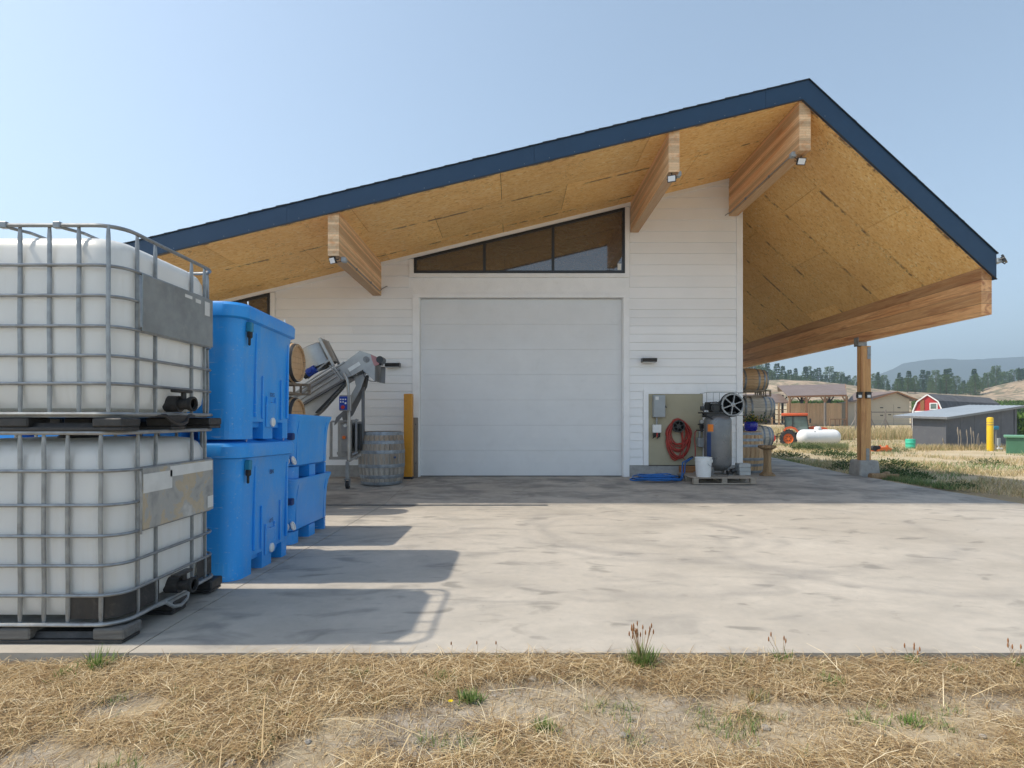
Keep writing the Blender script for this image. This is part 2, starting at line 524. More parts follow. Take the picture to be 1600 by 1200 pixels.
M['black'] = basic('black_metal', (.016, .017, .019), .35, 0, .1, 8, .03)
M['rubber'] = basic('black_rubber', (.022, .022, .022), .8, 0, .25, 20, .2, 80, (.1, .09, .075), .4)
M['galv'] = basic('galvanised_steel', (.29, .305, .315), .45, .6, .22, 14, .06, 50, (.23, .23, .22), .5)
M['rim_steel'] = basic('worn_steel', (.34, .35, .35), .5, .5, .25, 10, .1, 50, (.25, .2, .16), .5)
M['tank'] = mk_tank_plastic()
M['blue'] = mk_blue()
M['dark_plastic'] = basic('dark_plastic', (.028, .027, .027), .5, 0, .3, 9, .1, 60, (.12, .1, .085), .5)
M['pallet_grey'] = woodm('grey_pallet_block', (.10, .095, .088), (.21, .20, .185), 'x', 2, None, .8, .1)
M['white_plastic'] = basic('white_plastic', (.72, .73, .72), .35, 0, .05, 5, .02, 40, (.5, .48, .43), .25)
M['label'] = basic('paper_label', (.66, .66, .63), .6, 0, .08, 9, .05)
M['plate'] = basic('galvanised_plate', (.30, .33, .34), .42, .55, .18, 5, .04, 30, (.42, .44, .44), .45)
def mk_torn():
    t = NT('torn_label_plate'); p = t.pos()
    n = t.noise(p, 3.2, 6, .6, .3)
    col = t.ramp(n, [(.36, (.24, .25, .25)), (.46, (.38, .38, .36)), (.50, (.40, .40, .38)), (.515, (.46, .39, .28)), (.57, (.50, .43, .32)), (.585, (.40, .40, .38)), (.66, (.55, .55, .52))], 'LINEAR')
    return t.set(col, .5, .2)
M['torn'] = mk_torn()
M['oak'] = woodm('barrel_oak', (.52, .33, .17), (.74, .54, .33), 'x', 1.5, (.27, .11, .04), .6, .16, obj=True)
M['oak_up'] = woodm('barrel_oak_upright', (.44, .28, .14), (.68, .48, .28), 'z', 1.5, (.33, .14, .05), .6, .16, obj=True)
M['head'] = woodm('barrel_head', (.58, .35, .17), (.76, .50, .28), 'z', 1.5, None, .6, .1, obj=True)
M['grey_oak'] = woodm('weathered_oak', (.20, .18, .155), (.50, .46, .40), 'z', 1.6, (.30, .20, .12), .85, .2, obj=True, dark=(.10, .085, .07))
M['grey_oak_x'] = woodm('weathered_oak_lying', (.52, .47, .40), (.74, .68, .58), 'x', 1.5, (.36, .22, .12), .8, .16, obj=True)
M['hoop'] = basic('barrel_hoop', (.27, .30, .33), .5, .6, .25, 12, .1, 60, (.2, .13, .08), .4)
M['hoop_dark'] = basic('dark_hoop', (.06, .06, .065), .5, .4, .25, 12, .1)
M['rack'] = basic('rack_steel', (.28, .22, .16), .6, .2, .3, 10, .15, 60, (.14, .10, .07), .6)
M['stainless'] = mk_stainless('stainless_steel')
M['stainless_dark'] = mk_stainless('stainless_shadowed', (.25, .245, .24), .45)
M['grey_paint'] = basic('grey_paint', (.20, .205, .21), .4, .2, .1, 6, .03)
M['box_grey'] = basic('electrical_grey', (.34, .37, .38), .45, 0, .06, 6, .02)
M['panel_blue'] = basic('control_blue', (.012, .045, .30), .4, 0, .05, 6, .02)
M['red'] = basic('red_plastic', (.45, .03, .02), .45, 0, .1, 8, .03)
M['guard'] = basic('faded_red_guard', (.40, .19, .19), .5, 0, .12, 8, .03)
M['orange'] = basic('orange_paint', (.72, .15, .02), .45, 0, .1, 8, .03)
M['tractor'] = basic('tractor_orange', (.62, .10, .025), .35, 0, .1, 3, .03, 40, (.4, .2, .1), .3)
M['bollard'] = basic('amber_bollard', (.62, .27, .012), .45, 0, .08, 5, .05, 60, (.35, .2, .06), .35)
M['yellow'] = basic('yellow_bollard', (.78, .50, .012), .4, 0, .06, 5, .03)
M['old_post'] = woodm('grey_old_board', (.16, .14, .12), (.33, .29, .25), 'z', 2, None, .9, .1, dark=(.1, .08, .07))
M['pallet'] = woodm('pallet_wood', (.24, .20, .155), (.44, .38, .31), 'x', 1.6, None, .85, .15)
M['brown_wood'] = woodm('brown_offcut', (.22, .09, .03), (.42, .2, .08), 'x', 2, None, .8, .1)
M['log'] = woodm('log_wood', (.25, .15, .075), (.46, .31, .16), 'z', 1.5, (.16, .10, .05), .85, .1, obj=True)
M['tan'] = basic('tan_panel', (.40, .36, .245), .65, 0, .05, 3, .06, 60, (.30, .26, .17), .2)
M['hose_red'] = basic('red_hose', (.36, .035, .022), .42, 0, .25, 9, .03, 60, (.2, .02, .015), .4)
M['hose_blue'] = basic('blue_hose', (.012, .13, .42), .4, 0, .2, 12, .03)
M['comp'] = basic('compressor_grey', (.17, .175, .18), .33, .35, .1, 4, .03)
M['flywheel'] = basic('cast_wheel', (.30, .31, .32), .4, .5, .15, 15, .05)
M['orange_sticker'] = basic('orange_sticker', (.80, .22, .02), .5, 0, .05)
M['cinder'] = basic('paver_block', (.40, .41, .40), .9, 0, .1, 9, .3, 90)
M['pot'] = basic('blue_glaze', (.006, .012, .30), .15, 0, .15, 8, .02)
M['white'] = basic('white_paint', (.82, .82, .81), .35, 0, .03, 4, .02, 40, (.6, .58, .54), .15)
M['shed'] = basic('shed_grey', (.105, .11, .125), .7, 0, .08, .9, .1, 20, (.22, .21, .2), .3)
M['metal_roof'] = basic('pale_metal_roof', (.52, .55, .57), .4, .3, .05, 1, .02)
M['brown_roof'] = basic('brown_metal_roof', (.20, .15, .13), .6, .1, .1, .5, .05, 10)
M['beige'] = basic('beige_board', (.46, .40, .30), .8, 0, .07, .5, .1, 10)
M['tan_fence'] = woodm('tan_fence_board', (.52, .33, .17), (.68, .47, .27), 'z', .5, None, .8, .08)
M['brown_post'] = woodm('brown_pole', (.22, .12, .06), (.36, .21, .11), 'z', .5, None, .8, .1)
M['dark_in'] = basic('unlit_interior', (.05, .042, .035), .9, 0, .3, 1, 0)
M['barn_red'] = basic('barn_red', (.42, .025, .025), .6, 0, .1, 2, .05)
M['asphalt_roof'] = basic('asphalt_roof', (.085, .085, .09), .95, 0, .35, 1.5, .2, 20, random_obj=.15)
M['green_drum'] = basic('seafoam_drum', (.05, .50, .32), .45, 0, .06)
M['green_box'] = basic('utility_green', (.06, .17, .10), .5, 0, .1, 3, .03)
M['green_lid'] = basic('utility_green_lid', (.14, .33, .21), .5, 0, .1, 3, .03)
M['teal'] = basic('teal_paint', (.01, .22, .38), .4, 0, .1)
M['cab_glass'] = basic('cab_glass', (.09, .14, .13), .06, 0, .3, 2, 0, spec=.9)
M['rock'] = basic('field_rock', (.30, .27, .23), .95, 0, .3, 6, .6, 25)
M['bark'] = basic('bark', (.10, .07, .05), .95, 0, .3, 4, .5, 20)
M['ground'] = mk_ground()
M['hill'] = mk_hill('sage_hill', (.24, .17, .11), (.46, .35, .24), (.12, .12, .07), .09)
M['mountain'] = mk_hill('far_forest', (.035, .05, .04), (.06, .075, .05), None, .004)
M['foliage'] = mk_attr('plant_foliage', .7, .3)
M['straw'] = mk_attr('dry_straw', .7, .25)
M['led'] = basic('lamp_lens', (.75, .77, .78), .2, 0, .03, 5, 0)
M['cord'] = basic('grey_cable', (.12, .12, .12), .5, 0, .1)
M['ink'] = basic('dark_ink', (.02, .05, .16), .6, 0, .1)
M['tread'] = basic('tyre', (.03, .03, .03), .85, 0, .3, 6, .3, 30, (.16, .12, .08), .5)
# ------------------------------------------------------------------ ground, hills, slab
SLAB = [(-14, 2.88), (8.15, 2.88), (8.05, 8.6), (7.75, 9.6), (7.42, 10.7), (7.38, 12.1), (7.75, 14.5), (8.2, 17.5), (8.6, 22), (9, 27), (-14, 27)]
def slab_right(Y):
    return interp(Y, [(2.88, 8.15), (8.6, 8.05), (9.6, 7.75), (10.7, 7.42), (12.1, 7.38), (14.5, 7.75), (17.5, 8.2), (22, 8.6), (27, 9)])

def vnoise(x, y, s=0):
    """smooth value noise, numpy"""
    xi = np.floor(x).astype(int); yi = np.floor(y).astype(int); xf = x-xi; yf = y-yi
    def h(a, b):
        n = (a*374761393 + b*668265263 + s*974634777) & 0xffffffff
        n = ((n ^ (n >> 13))*1274126177) & 0xffffffff
        return ((n ^ (n >> 16)) & 0xffff)/65535.0
    u = xf*xf*(3-2*xf); v = yf*yf*(3-2*yf)
    return (h(xi, yi)*(1-u)+h(xi+1, yi)*u)*(1-v) + (h(xi, yi+1)*(1-u)+h(xi+1, yi+1)*u)*v
def fbm(x, y, o=4, s=0):
    r = 0; a = .5
    for k in range(o):
        r = r + a*(vnoise(x*2**k, y*2**k, s+k)-.5); a *= .5
    return r

YB = np.array([-60, 1.0, 3.0, 12, 20, 28, 33, 39, 60, 75, 85, 100, 130, 160, 200, 300, 420, 600])
ZB = np.array([-.3, -.085, -.03, -.05, -.2, -.42, -.5, -.68, -.1, .3, .9, 3.4, 5.6, 6.8, 7.2, 8, 8, 8])
def ground_z(X, Y):
    X = np.asarray(X, float); Y = np.asarray(Y, float)
    z = np.interp(Y, YB, ZB)
    far = np.clip((Y-85)/60, 0, 1)
    z = z + far*(fbm(X/26, Y/18, 5, 3)*3.5)
    # rise to the left of the valley and the bare knoll on the right
    z = z + 18*np.exp(-((X-128)/48)**2 - ((Y-345)/75)**2) + 6.2*np.exp(-((X-80)/30)**2 - ((Y-168)/30)**2)
    z = z + 7.5*np.exp(-((X-166)/15)**2 - ((Y-170)/26)**2)
    mid = np.clip((Y-9)/25, 0, 1)*(1-far)
    z = z + mid*fbm(X/6, Y/6, 4, 9)*.25
    near = np.clip((5-Y)/2.5, 0, 1)
    z = z + near*fbm(X/.9, Y/.5, 4, 5)*.06 - near*np.clip((-1.3-X)/2, 0, 1)*.045
    return z
def gz(X, Y): return float(ground_z(X, Y))

def build_ground():
    xs = np.unique(np.concatenate([np.arange(-9, 14, .2), np.arange(14, 60, .8), np.arange(60, 500, 7), -np.arange(9, 60, 2.0), -np.arange(60, 500, 15), [520, 900, 1700, -900, -1700]]))
    ys = np.unique(np.concatenate([[-60, -30, -10], np.arange(-5, 1, .6), np.arange(1, 2.8, .09), [2.84, 2.9], np.arange(3.1, 28, .28), np.arange(28, 100, 1.0), np.arange(100, 420, 5), [450, 500, 600, 800, 1200, 1750]]))
    X, Y = np.meshgrid(xs, ys); Z = ground_z(X, Y)
    SR = np.interp(Y, [2.88, 8.6, 9.6, 10.7, 12.1, 14.5, 17.5, 22, 27], [8.15, 8.05, 7.75, 7.42, 7.38, 7.75, 8.2, 8.6, 9])
    inside = (X < SR-.1) & (X > -13.9) & (Y > 2.95) & (Y < 26.9)
    Z = np.where(inside, -.34, Z)
    beside = (X >= SR-.1) & (Y > 2.8) & (Y < 14)
    Z = np.where(beside & (X < SR+1.2), np.minimum(Z, np.interp(Y, [3, 8.5, 11], [-.04, -.16, -.03])), Z)
    nx = len(xs); ny = len(ys)
    v = np.stack([X.ravel(), Y.ravel(), Z.ravel()], 1)
    i = np.arange(nx*ny).reshape(ny, nx)
    f = np.stack([i[:-1, :-1].ravel(), i[:-1, 1:].ravel(), i[1:, 1:].ravel(), i[1:, :-1].ravel()], 1)
    me = bpy.data.meshes.new('yard_ground')
    me.from_pydata(v.tolist(), [], f.tolist())
    me.materials.append(M['ground']); me.materials.append(M['hill'])
    cy = v[f[:, 0], 1] + fbm(v[f[:, 0], 0]/12, v[f[:, 0], 1]/12, 3, 2)*20
    mi = (cy > 99).astype(np.int32)
    me.polygons.foreach_set('material_index', mi)
    me.shade_smooth()
    tag(link('yard_ground', me), kind='structure', label='dry grassy yard rising to bare sage hills')
build_ground()

def build_slab():
    def piece(poly, name='concrete_slab', label=None):
        # subdivide along Y so the surface follows the shallow valley of the drain
        ys = [2.88, 3.4, 5, 6.5, 8.5, 8.62, 9.5, 11.1, 27]
        m = MB()
        for a, b in zip(ys, ys[1:]):
            q = clip(clip(poly, 0, -1, -a), 0, 1, b)
            if len(q) < 3: continue
            n = len(q)
            vs = [(x, y, slab_z(y)) for x, y in q] + [(x, y, -.32) for x, y in q]
            m.add(vs, [tuple(range(n)), tuple(range(2*n-1, n-1, -1))] + [(k, (k+1) % n, n+(k+1) % n, n+k) for k in range(n)])
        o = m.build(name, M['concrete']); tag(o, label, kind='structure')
    g = .004
    JX, JY = -2.0, 8.56
    for (ax, bx, c, d) in ((-14, JX-g, 2.88, JY-.065), (JX+g, 9.5, 2.88, JY-.065), (-14, JX-g, JY+.065, 27), (JX+g, 9.5, JY+.065, 27)):
        q = clip(clip(clip(clip(SLAB, -1, 0, -ax), 1, 0, bx), 0, -1, -c), 0, 1, d)
        piece(q)
    # strips that close the drain line beyond the grate
    m = MB(); m.box(-13.9, -3.05, JY-.06, JY+.06, -.32, -.122); m.box(.56, 8.0, JY-.061, JY+.061, -.32, -.121)
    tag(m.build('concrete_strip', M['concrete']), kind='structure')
build_slab()

dr = thing('trench_drain', 'long black slotted trench drain set across the concrete before the garage door', 'drain', (-1.24, 8.56, -.122))
m = MB(); m.box(-1.8, 1.8, -.06, -.045, -.02, .002); m.box(-1.8, 1.8, .045, .06, -.02, .002); m.build('channel_frame', M['galv'], dr)
m = MB(); m.box(-1.8, 1.8, -.045, .045, -.16, -.12); m.build('channel', M['black'], dr)
slat = None
for k in range(90):
    m = MB()
    if slat is None:
        m.box(-.012, .012, -.0445, .0445, -.02, 0); slat = m.mesh('drain_slat', M['black'])
    o = link('grate_slat', slat, dr); o.location = (-1.78+k*.04, 0, 0)

# far mountain
def build_mountain():
    px = [900, 1150, 1300, 1375, 1400, 1425, 1450, 1480, 1520, 1560, 1600, 1650, 1720, 1800, 1900]
    py = [640, 640, 620, 588, 576, 566, 562.5, 562, 562, 559, 557, 557, 562, 575, 600]
    m = MB(); Y0 = 1350.0; xs = np.arange(900, 1900, 5)
    top = np.interp(xs, px, py) - np.array([float(fbm(np.array([x/40.0]), np.array([0.5]), 4, 1)[0])*4 for x in xs])
    rings = []
    for j, (dy, fr) in enumerate(((-420, 0), (-300, .28), (-180, .55), (-90, .8), (0, 1.0), (260, .5), (380, 0))):
        row = []
        for i, x in enumerate(xs):
            s = F_PX/Y0; X = (x-800)/s; Z = CAM_H + (654-top[i])/s
            n = float(fbm(np.array([X/70.0]), np.array([j*.9]), 4, 4)[0])
            row.append((X, Y0+dy+n*90, 5 + (Z-5)*fr + (n*22*(1-abs(fr-.5)) if 0 < fr < 1 else 0)))
        rings.append(row)
    vs = [p for r in rings for p in r]; n = len(xs)
    fs = [(j*n+i, j*n+i+1, (j+1)*n+i+1, (j+1)*n+i) for j in range(len(rings)-1) for i in range(n-1)]
    m.add(vs, fs)
    tag(m.build('far_mountain', M['mountain'], smooth=True), 'low blue forested mountain far beyond the trees', kind='structure')
build_mountain()

# haze
def build_haze():
    m = MB(); m.box(-1900, 1900, -150, 1950, -40, 235)
    t = bpy.data.materials.new('smoky_haze'); t.use_nodes = True; nt = t.node_tree
    for n in list(nt.nodes): nt.nodes.remove(n)
    vol = nt.nodes.new('ShaderNodeVolumePrincipled'); vol.inputs['Color'].default_value = (.66, .84, 1.0, 1)
    vol.inputs['Density'].default_value = .00085; vol.inputs['Anisotropy'].default_value = .2
    out = nt.nodes.new('ShaderNodeOutputMaterial'); nt.links.new(vol.outputs[0], out.inputs['Volume'])
    tag(m.build('haze', t), kind='stuff')
build_haze()

# ------------------------------------------------------------------ the building
YW, YF = 11.6, 8.72
def zt(x): return 6.57 - .2405*(4.68-x) if x < 4.68 else 6.57 - .925*(x-4.68)
XS = 4.577
def zs(x): return 6.26 - .2405*(XS-x) if x < XS else 6.26 - .925*(x-XS)
XL, XR, XC = -9.0, 7.64, 4.83
B = thing('winery_building', 'white sided winery building with a wide garage door under a deep navy edged gable roof', 'building', (0, YW, 0))
def bp(name, m, mat, parent=B, smooth=False, label=None):
    o = m.build(name, mat, B, smooth, world=True)
    if parent is not B: o.parent = parent
    if label: o['label'] = label
    return o
def quadtop(x0, x1, z0, y0, y1, m, dz=0):
    m.prism([(x0, z0), (x1, z0), (x1, zs(x1)+dz), (x0, zs(x0)+dz)], y0, y1)
DX0, DX1, DZ = -1.947, 2.336, 3.757
m = MB()
quadtop(XL+.6, DX0, 0, YW+.03, YW+.2, m); quadtop(DX1, XS, 0, YW+.03, YW+.2, m); quadtop(XS+.001, XC-.02, 0, YW+.03, YW+.2, m)
m.prism([(DX0, DZ), (DX1, DZ), (DX1, zs(DX1)), (DX0, zs(DX0))], YW+.03, YW+.2)
m.box(XC-.2, XC-.02, YW+.2, 26, 0, 6.02); m.box(XL+.6, XL+.8, YW+.2, 26, 0, zs(XL+.6)); m.box(XL+.6, XC-.02, 25.8, 26, 0, 3.1)
wall = bp('wall', m, M['trim'])
m = MB(); m.box(XL+.58, DX0-.14, YW+.005, YW+.03, -.1, .24); m.box(2.47, XC, YW+.005, YW+.03, -.1, .24); m.box(XC-.02, XC, YW+.03, 26, -.1, .24)
bp('foundation', m, M['footing'])

# siding: one object for each board
H = .172; z0 = .243; openings = []
DOOR = (-2.085, 2.46, 0, 3.80); PAN = (2.752, 4.095, .2, 1.824)
WIN = (-2.16, 2.475, 4.18, 99); WIN2 = (-7.4, -4.98, 2.5, 99)
row = 0; z = z0
while z < 6.4:
    h = H if z < 3.4 else .235
    z1 = z+h
    segs = [(XL+.6, XC-.12)]
    for (a, b, c, d) in (DOOR, PAN, WIN, WIN2):
        if z1 > c+.01 and z < d-.01:
            new = []
            for s in segs:
                if b <= s[0] or a >= s[1]: new.append(s); continue
                if a > s[0]+.02: new.append((s[0], a))
                if b < s[1]-.02: new.append((b, s[1]))
            segs = new
    cutsegs = []
    for (a, b) in segs:      # long runs are butted from shorter boards
        if b-a > 2.4:
            c_ = a+(b-a)*random.uniform(.25, .75); cutsegs += [(a, c_-.0015), (c_+.0015, b)]
        else: cutsegs.append((a, b))
    for (a, b) in cutsegs:
        q = [(a, z), (b, z), (b, z1-.009), (a, z1-.009)]
        q = clip(q, -.2405, 1, 6.26-.2405*XS)
        if len(q) < 3: continue
        m = MB(); n = len(q)
        def yy(zz): return YW+.006 + .018*(zz-z)/h
        vs = [(x, yy(zz), zz) for x, zz in q] + [(x, YW+.03, zz) for x, zz in q]
        m.add(vs, [tuple(range(n))] + [(k, k+n, (k+1) % n+n, (k+1) % n) for k in range(n)])
        bp('siding_board', m, M['siding'])
    z = z1; row += 1
# side wall boards facing the carport
bm_ = None
for k in range(34):
    zz = z0+k*H
    m = MB(); m.add([(XC-.02, YW+.12, zz), (XC, YW+.12, zz), (XC-.015, YW+.12, zz+H), (XC-.02, YW+.12, zz+H), (XC-.02, 25.9, zz), (XC, 25.9, zz), (XC-.015, 25.9, zz+H), (XC-.02, 25.9, zz+H)],
        [(0,1,2,3), (7,6,5,4), (1,5,6,2), (0,4,5,1), (3,2,6,7)])
    if zz+H < 6.0: bp('siding_board', m, M['siding'])
# trims
m = MB(); m.box(XC-.12, XC+.005, YW-.018, YW+.03, .2, zs(XC-.12)-.03); m.box(XC-.015, XC+.02, YW+.03, YW+.12, .2, 6.0); bp('corner_trim', m, M['trim'])
m = MB(); m.box(-2.085, DX0, YW-.022, YW+.03, 0, DZ); m.box(DX0, DX0+.012, YW+.031, YW+.13, 0, DZ); bp('door_trim', m, M['trim'])
m = MB(); m.box(DX1, 2.46, YW-.022, YW+.03, 0, DZ); m.box(DX1-.012, DX1, YW+.031, YW+.13, 0, DZ); bp('door_trim', m, M['trim'])
m = MB(); m.box(-2.085, 2.46, YW-.025, YW+.03, DZ+.001, 3.80+.03); bp('door_trim', m, M['trim'])
def sloped(x0, x1, top, bot, y0, y1):
    m = MB(); m.prism([(x0, zs(x0)+bot), (x1, zs(x1)+bot), (x1, zs(x1)+top), (x0, zs(x0)+top)], y0, y1); return m
bp('frieze_board', sloped(XL+.6, 4.55, 0, -.075, YW-.02, YW+.03), M['trim'])
def window(x0, x1, zb, mull):
    w = MB(); fy0, fy1 = YW-.03, YW+.02; fw = .055
    def top(x): return zs(x)-.085
    w.prism([(x0, zb), (x0+fw, zb), (x0+fw, top(x0+fw)), (x0, top(x0))], fy0, fy1)
    w.prism([(x1-fw, zb), (x1, zb), (x1, top(x1)), (x1-fw, top(x1-fw))], fy0, fy1)
    w.prism([(x0+fw, zb), (x1-fw, zb), (x1-fw, zb+fw), (x0+fw, zb+fw)], fy0+.001, fy1)
    w.prism([(x0+fw, top(x0+fw)-fw), (x1-fw, top(x1-fw)-fw), (x1-fw, top(x1-fw)), (x0+fw, top(x0+fw))], fy0+.001, fy1)
    wf = bp('window_frame', w, M['black'])
    xs_ = [x0+fw] + mull + [x1-fw]
    for x in mull:
        k = MB(); k.prism([(x-.028, zb+fw), (x+.028, zb+fw), (x+.028, top(x+.028)-fw), (x-.028, top(x-.028)-fw)], fy0+.004, fy1); bp('mullion', k, M['black'], wf)
    for a, b in zip(xs_, xs_[1:]):
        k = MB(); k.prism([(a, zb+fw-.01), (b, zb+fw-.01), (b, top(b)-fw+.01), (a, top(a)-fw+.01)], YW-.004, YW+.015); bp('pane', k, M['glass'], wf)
    t = MB(); t.box(x0-.1, x0, YW-.018, YW+.03, zb-.08, zs(x0-.1)-.08); t.box(x1, x1+.1, YW-.018, YW+.03, zb-.08, zs(x1)-.08); t.box(x0, x1, YW-.017, YW+.03, zb-.08, zb)
    bp('window_trim', t, M['trim'])
window(-2.055, 2.365, 4.265, [-.577, .859])
window(-7.3, -5.07, 2.6, [-6.2])
m = MB(); m.box(2.215, 2.29, YW-.006, YW-.004, 4.335, 4.47); bp('window_sticker', m, M['label'])

# garage door, seven sections
sec = (DZ-.02)/7
for k in range(7):
    m = MB(); a = .012+k*sec
    m.box(DX0+.014, DX1-.014, YW+.10, YW+.14, a+.0012, a+sec-.0012)
    for j in range(1, 4):   # shallow pressed ribs
        zz = a + sec*j/4
        m.add([(DX0+.03, YW+.10, zz-.006), (DX1-.03, YW+.10, zz-.006), (DX1-.03, YW+.0985, zz), (DX0+.03, YW+.0985, zz), (DX0+.03, YW+.10, zz+.006), (DX1-.03, YW+.10, zz+.006)], [(0,1,2,3), (3,2,5,4)])
    bp('garage_door_section', m, M['door'])
m = MB(); m.box(DX0+.02, DX1-.02, YW+.095, YW+.14, 0, .014); bp('door_seal', m, M['rubber'])
m = MB(); m.box(DX0, DX1, YW+.15, YW+.2, 0, DZ); bp('door_backing', m, M['dark_in'])

# the recessed tan service panel
m = MB(); m.box(2.862, 4.0, YW+.0, YW+.03, .245, 1.735); bp('service_panel', m, M['tan'])
m = MB(); m.box(2.755, 2.86, YW-.018, YW+.03, .24, 1.824); m.box(4.002, 4.095, YW-.018, YW+.03, .24, 1.824); m.box(2.86, 4.002, YW-.017, YW+.03, 1.736, 1.823)
bp('panel_trim', m, M['trim'])
m = MB(); m.box(2.862, 4.0, YW-.012, YW+.029, .232, .244); bp('panel_flashing', m, M['dark_in'])

# roof
m = MB()
m.prism([(XL, zs(XL)+.02), (XS, zs(XS)+.02), (4.68, zt(4.68)-.012), (XL, zt(XL)-.012)], YF+.03, 26.4)
m.prism([(XS, zs(XS)+.02), (XR-.03, zs(XR-.03)+.02), (XR-.03, zt(XR-.03)-.012), (4.68, zt(4.68)-.012)], YF+.031, 26.4)
roof = bp('roof', m, M['dark_in'])
fx = [XL, -7.1, -3.55, .35, 4.0]
for a, b in zip(fx, fx[1:]):
    m = MB(); m.prism([(a+.0015, zs(a)-.012), (b-.0015, zs(b)-.012), (b-.0015, zt(b)), (a+.0015, zt(a))], YF, YF+.03); bp('fascia', m, M['fascia'], roof)
m = MB(); m.prism([(4.0015, zs(4.0)-.012), (XS, zs(XS)-.012), (4.68, zt(4.68)), (4.0015, zt(4.0))], YF-.0015, YF+.03); bp('fascia', m, M['fascia'], roof)
for k in range(34):
    x = XL+.9+k*.395; m = MB(); zz_c = zs(x)+.03 if x < XS else zs(x)+.06
    m.cyl((x, YF-.004, zz_c), (x, YF+.001, zz_c), .006, 6); bp('fascia_screw', m, M['galv'], roof)
m = MB(); m.prism([(XS, zs(XS)-.012), (XR, zs(XR)-.012), (XR, zt(XR)), (4.68, zt(4.68))], YF, YF+.03); bp('fascia', m, M['fascia'], roof)
m = MB(); m.prism([(XR-.028, zs(XR)-.01), (XR+.002, zs(XR)-.01), (XR+.002, zt(XR)), (XR-.028, zt(XR))], YF+.031, 26.4); bp('fascia', m, M['fascia'], roof)
m = MB(); m.bar((XL, YF-.006, zt(XL)+.002), (4.68, YF-.006, zt(4.68)+.002), .03, .012); m.bar((4.68, YF-.0065, zt(4.68)+.002), (XR, YF-.0065, zt(XR)+.002), .03, .012); bp('drip_edge', m, M['black'], roof)
m = MB(); m.bar((XL, YF-.004, zs(XL)-.012), (XS, YF-.004, zs(XS)-.012), .022, .012); m.bar((XS, YF-.0045, zs(XS)-.012), (XR, YF-.0045, zs(XR)-.012), .022, .012); bp('drip_edge', m, M['black'], roof)
# shingle courses stepping up both slopes
def courses(xa, xb, n):
    for k in range(n):
        x0 = xa+(xb-xa)*k/n; x1 = xa+(xb-xa)*(k+1)/n
        jit = random.uniform(-.012, .012)
        m = MB(); m.prism([(x0, zt(x0)+.002), (x1, zt(x1)+.002), (x1, zt(x1)+.008), (x0, zt(x0)+.019)], YF-.014+jit*.6, 26.4)
        bp('shingle_course', m, M['shingle'], roof)
courses(XL-.02, 4.68, 62); courses(XR+.02, 4.68, 28)
# soffit panels, each its own sheet
def sheet(xa, xb, ya, yb):
    m = MB(); m.prism([(xa, zs(xa)), (xb, zs(xb)), (xb, zs(xb)+.014), (xa, zs(xa)+.014)], ya, yb); bp('soffit_panel', m, M['osb'], roof)
g = .004
for k, (ya, yb) in enumerate(((YF+.031, 9.86), (9.86, 11.08), (11.08, 12.0))):
    x = XS-.02; first = True
    while x > XL:
        w = (1.2 if k % 2 and first else 2.37); xn = max(x-w, XL); sheet(xn+g, x-g, ya+g, yb-g); x = xn; first = False
y = YF+.031; k = 0
while y < 26:
    yn = min(y+1.22, 26.3); cut = [XS+.01, 6.35, XR-.035] if k % 2 == 0 else [XS+.01, 5.5, 7.25, XR-.035]
    for a, b in zip(cut, cut[1:]): sheet(a+g, b-g, y+g, yn-g)
    y = yn; k += 1
# beams
def beam(x0, x1, zb, y0=8.765, y1=YW+.03, mat='glulam', name='roof_beam'):
    m = MB()
    xs_ = [x0, x1]
    top = [(x1, zs(x1)-.001), (x0, zs(x0)-.001)]
    if x0 < XS < x1: top = [(x1, zs(x1)-.001), (XS, zs(XS)-.001), (x0, zs(x0)-.001)]
    m.prism([(x0, zb), (x1, zb)] + top, y0, y1)
    return bp(name, m, M[mat])
beam(-2.92, -2.745, 3.80); beam(2.485, 2.655, 5.13); beam(4.555, 4.735, 5.47)
sb = beam(7.44, 7.605, 2.87, 8.765, 26.2, 'glulam_side', 'side_beam')
# bearing block on the wall beside the left beam, small ledger by the middle one
m = MB(); m.box(-3.13, -2.925, YW-.05, YW+.0, 3.99, 4.09); bp('bearing_block', m, M['trim'])
# carport post on its concrete footing
pc = (7.52, 11.95); pf = (7.61, 11.95)
m = MB(); m.box(pc[0]-.02, pc[0]+.08, pc[1]-.078, pc[1]+.07, .32, 2.78); m.box(pc[0]+.083, pc[0]+.185, pc[1]-.08, pc[1]+.07, .32, 2.78)
post = bp('post', m, M['fir'])
m = MB(); m.bbox(pc[0]-.085, pc[0]+.10, pc[1]-.085, pc[1]+.08, 2.78, 2.97, .004, 1); bp('post_cap', m, M['galv'], post)
m = MB(); m.box(pc[0]+.08, pc[0]+.15, pc[1]-.086, pc[1]-.0805, .31, .58); bp('post_strap', m, M['galv'], post)
m = MB(); m.box(pc[0]+.105, pc[0]+.18, pc[1]-.086, pc[1]-.0805, 2.50, 2.76); bp('post_strap', m, M['galv'], post)
m = MB(); m.loft([rrect(.44, .42, .03, -.2, 2, *pf), rrect(.43, .41, .03, .12, 2, *pf), rrect(.40, .38, .04, .31, 2, *pf), rrect(.37, .35, .04, .325, 2, *pf)]); bp('footing', m, M['footing'], post)
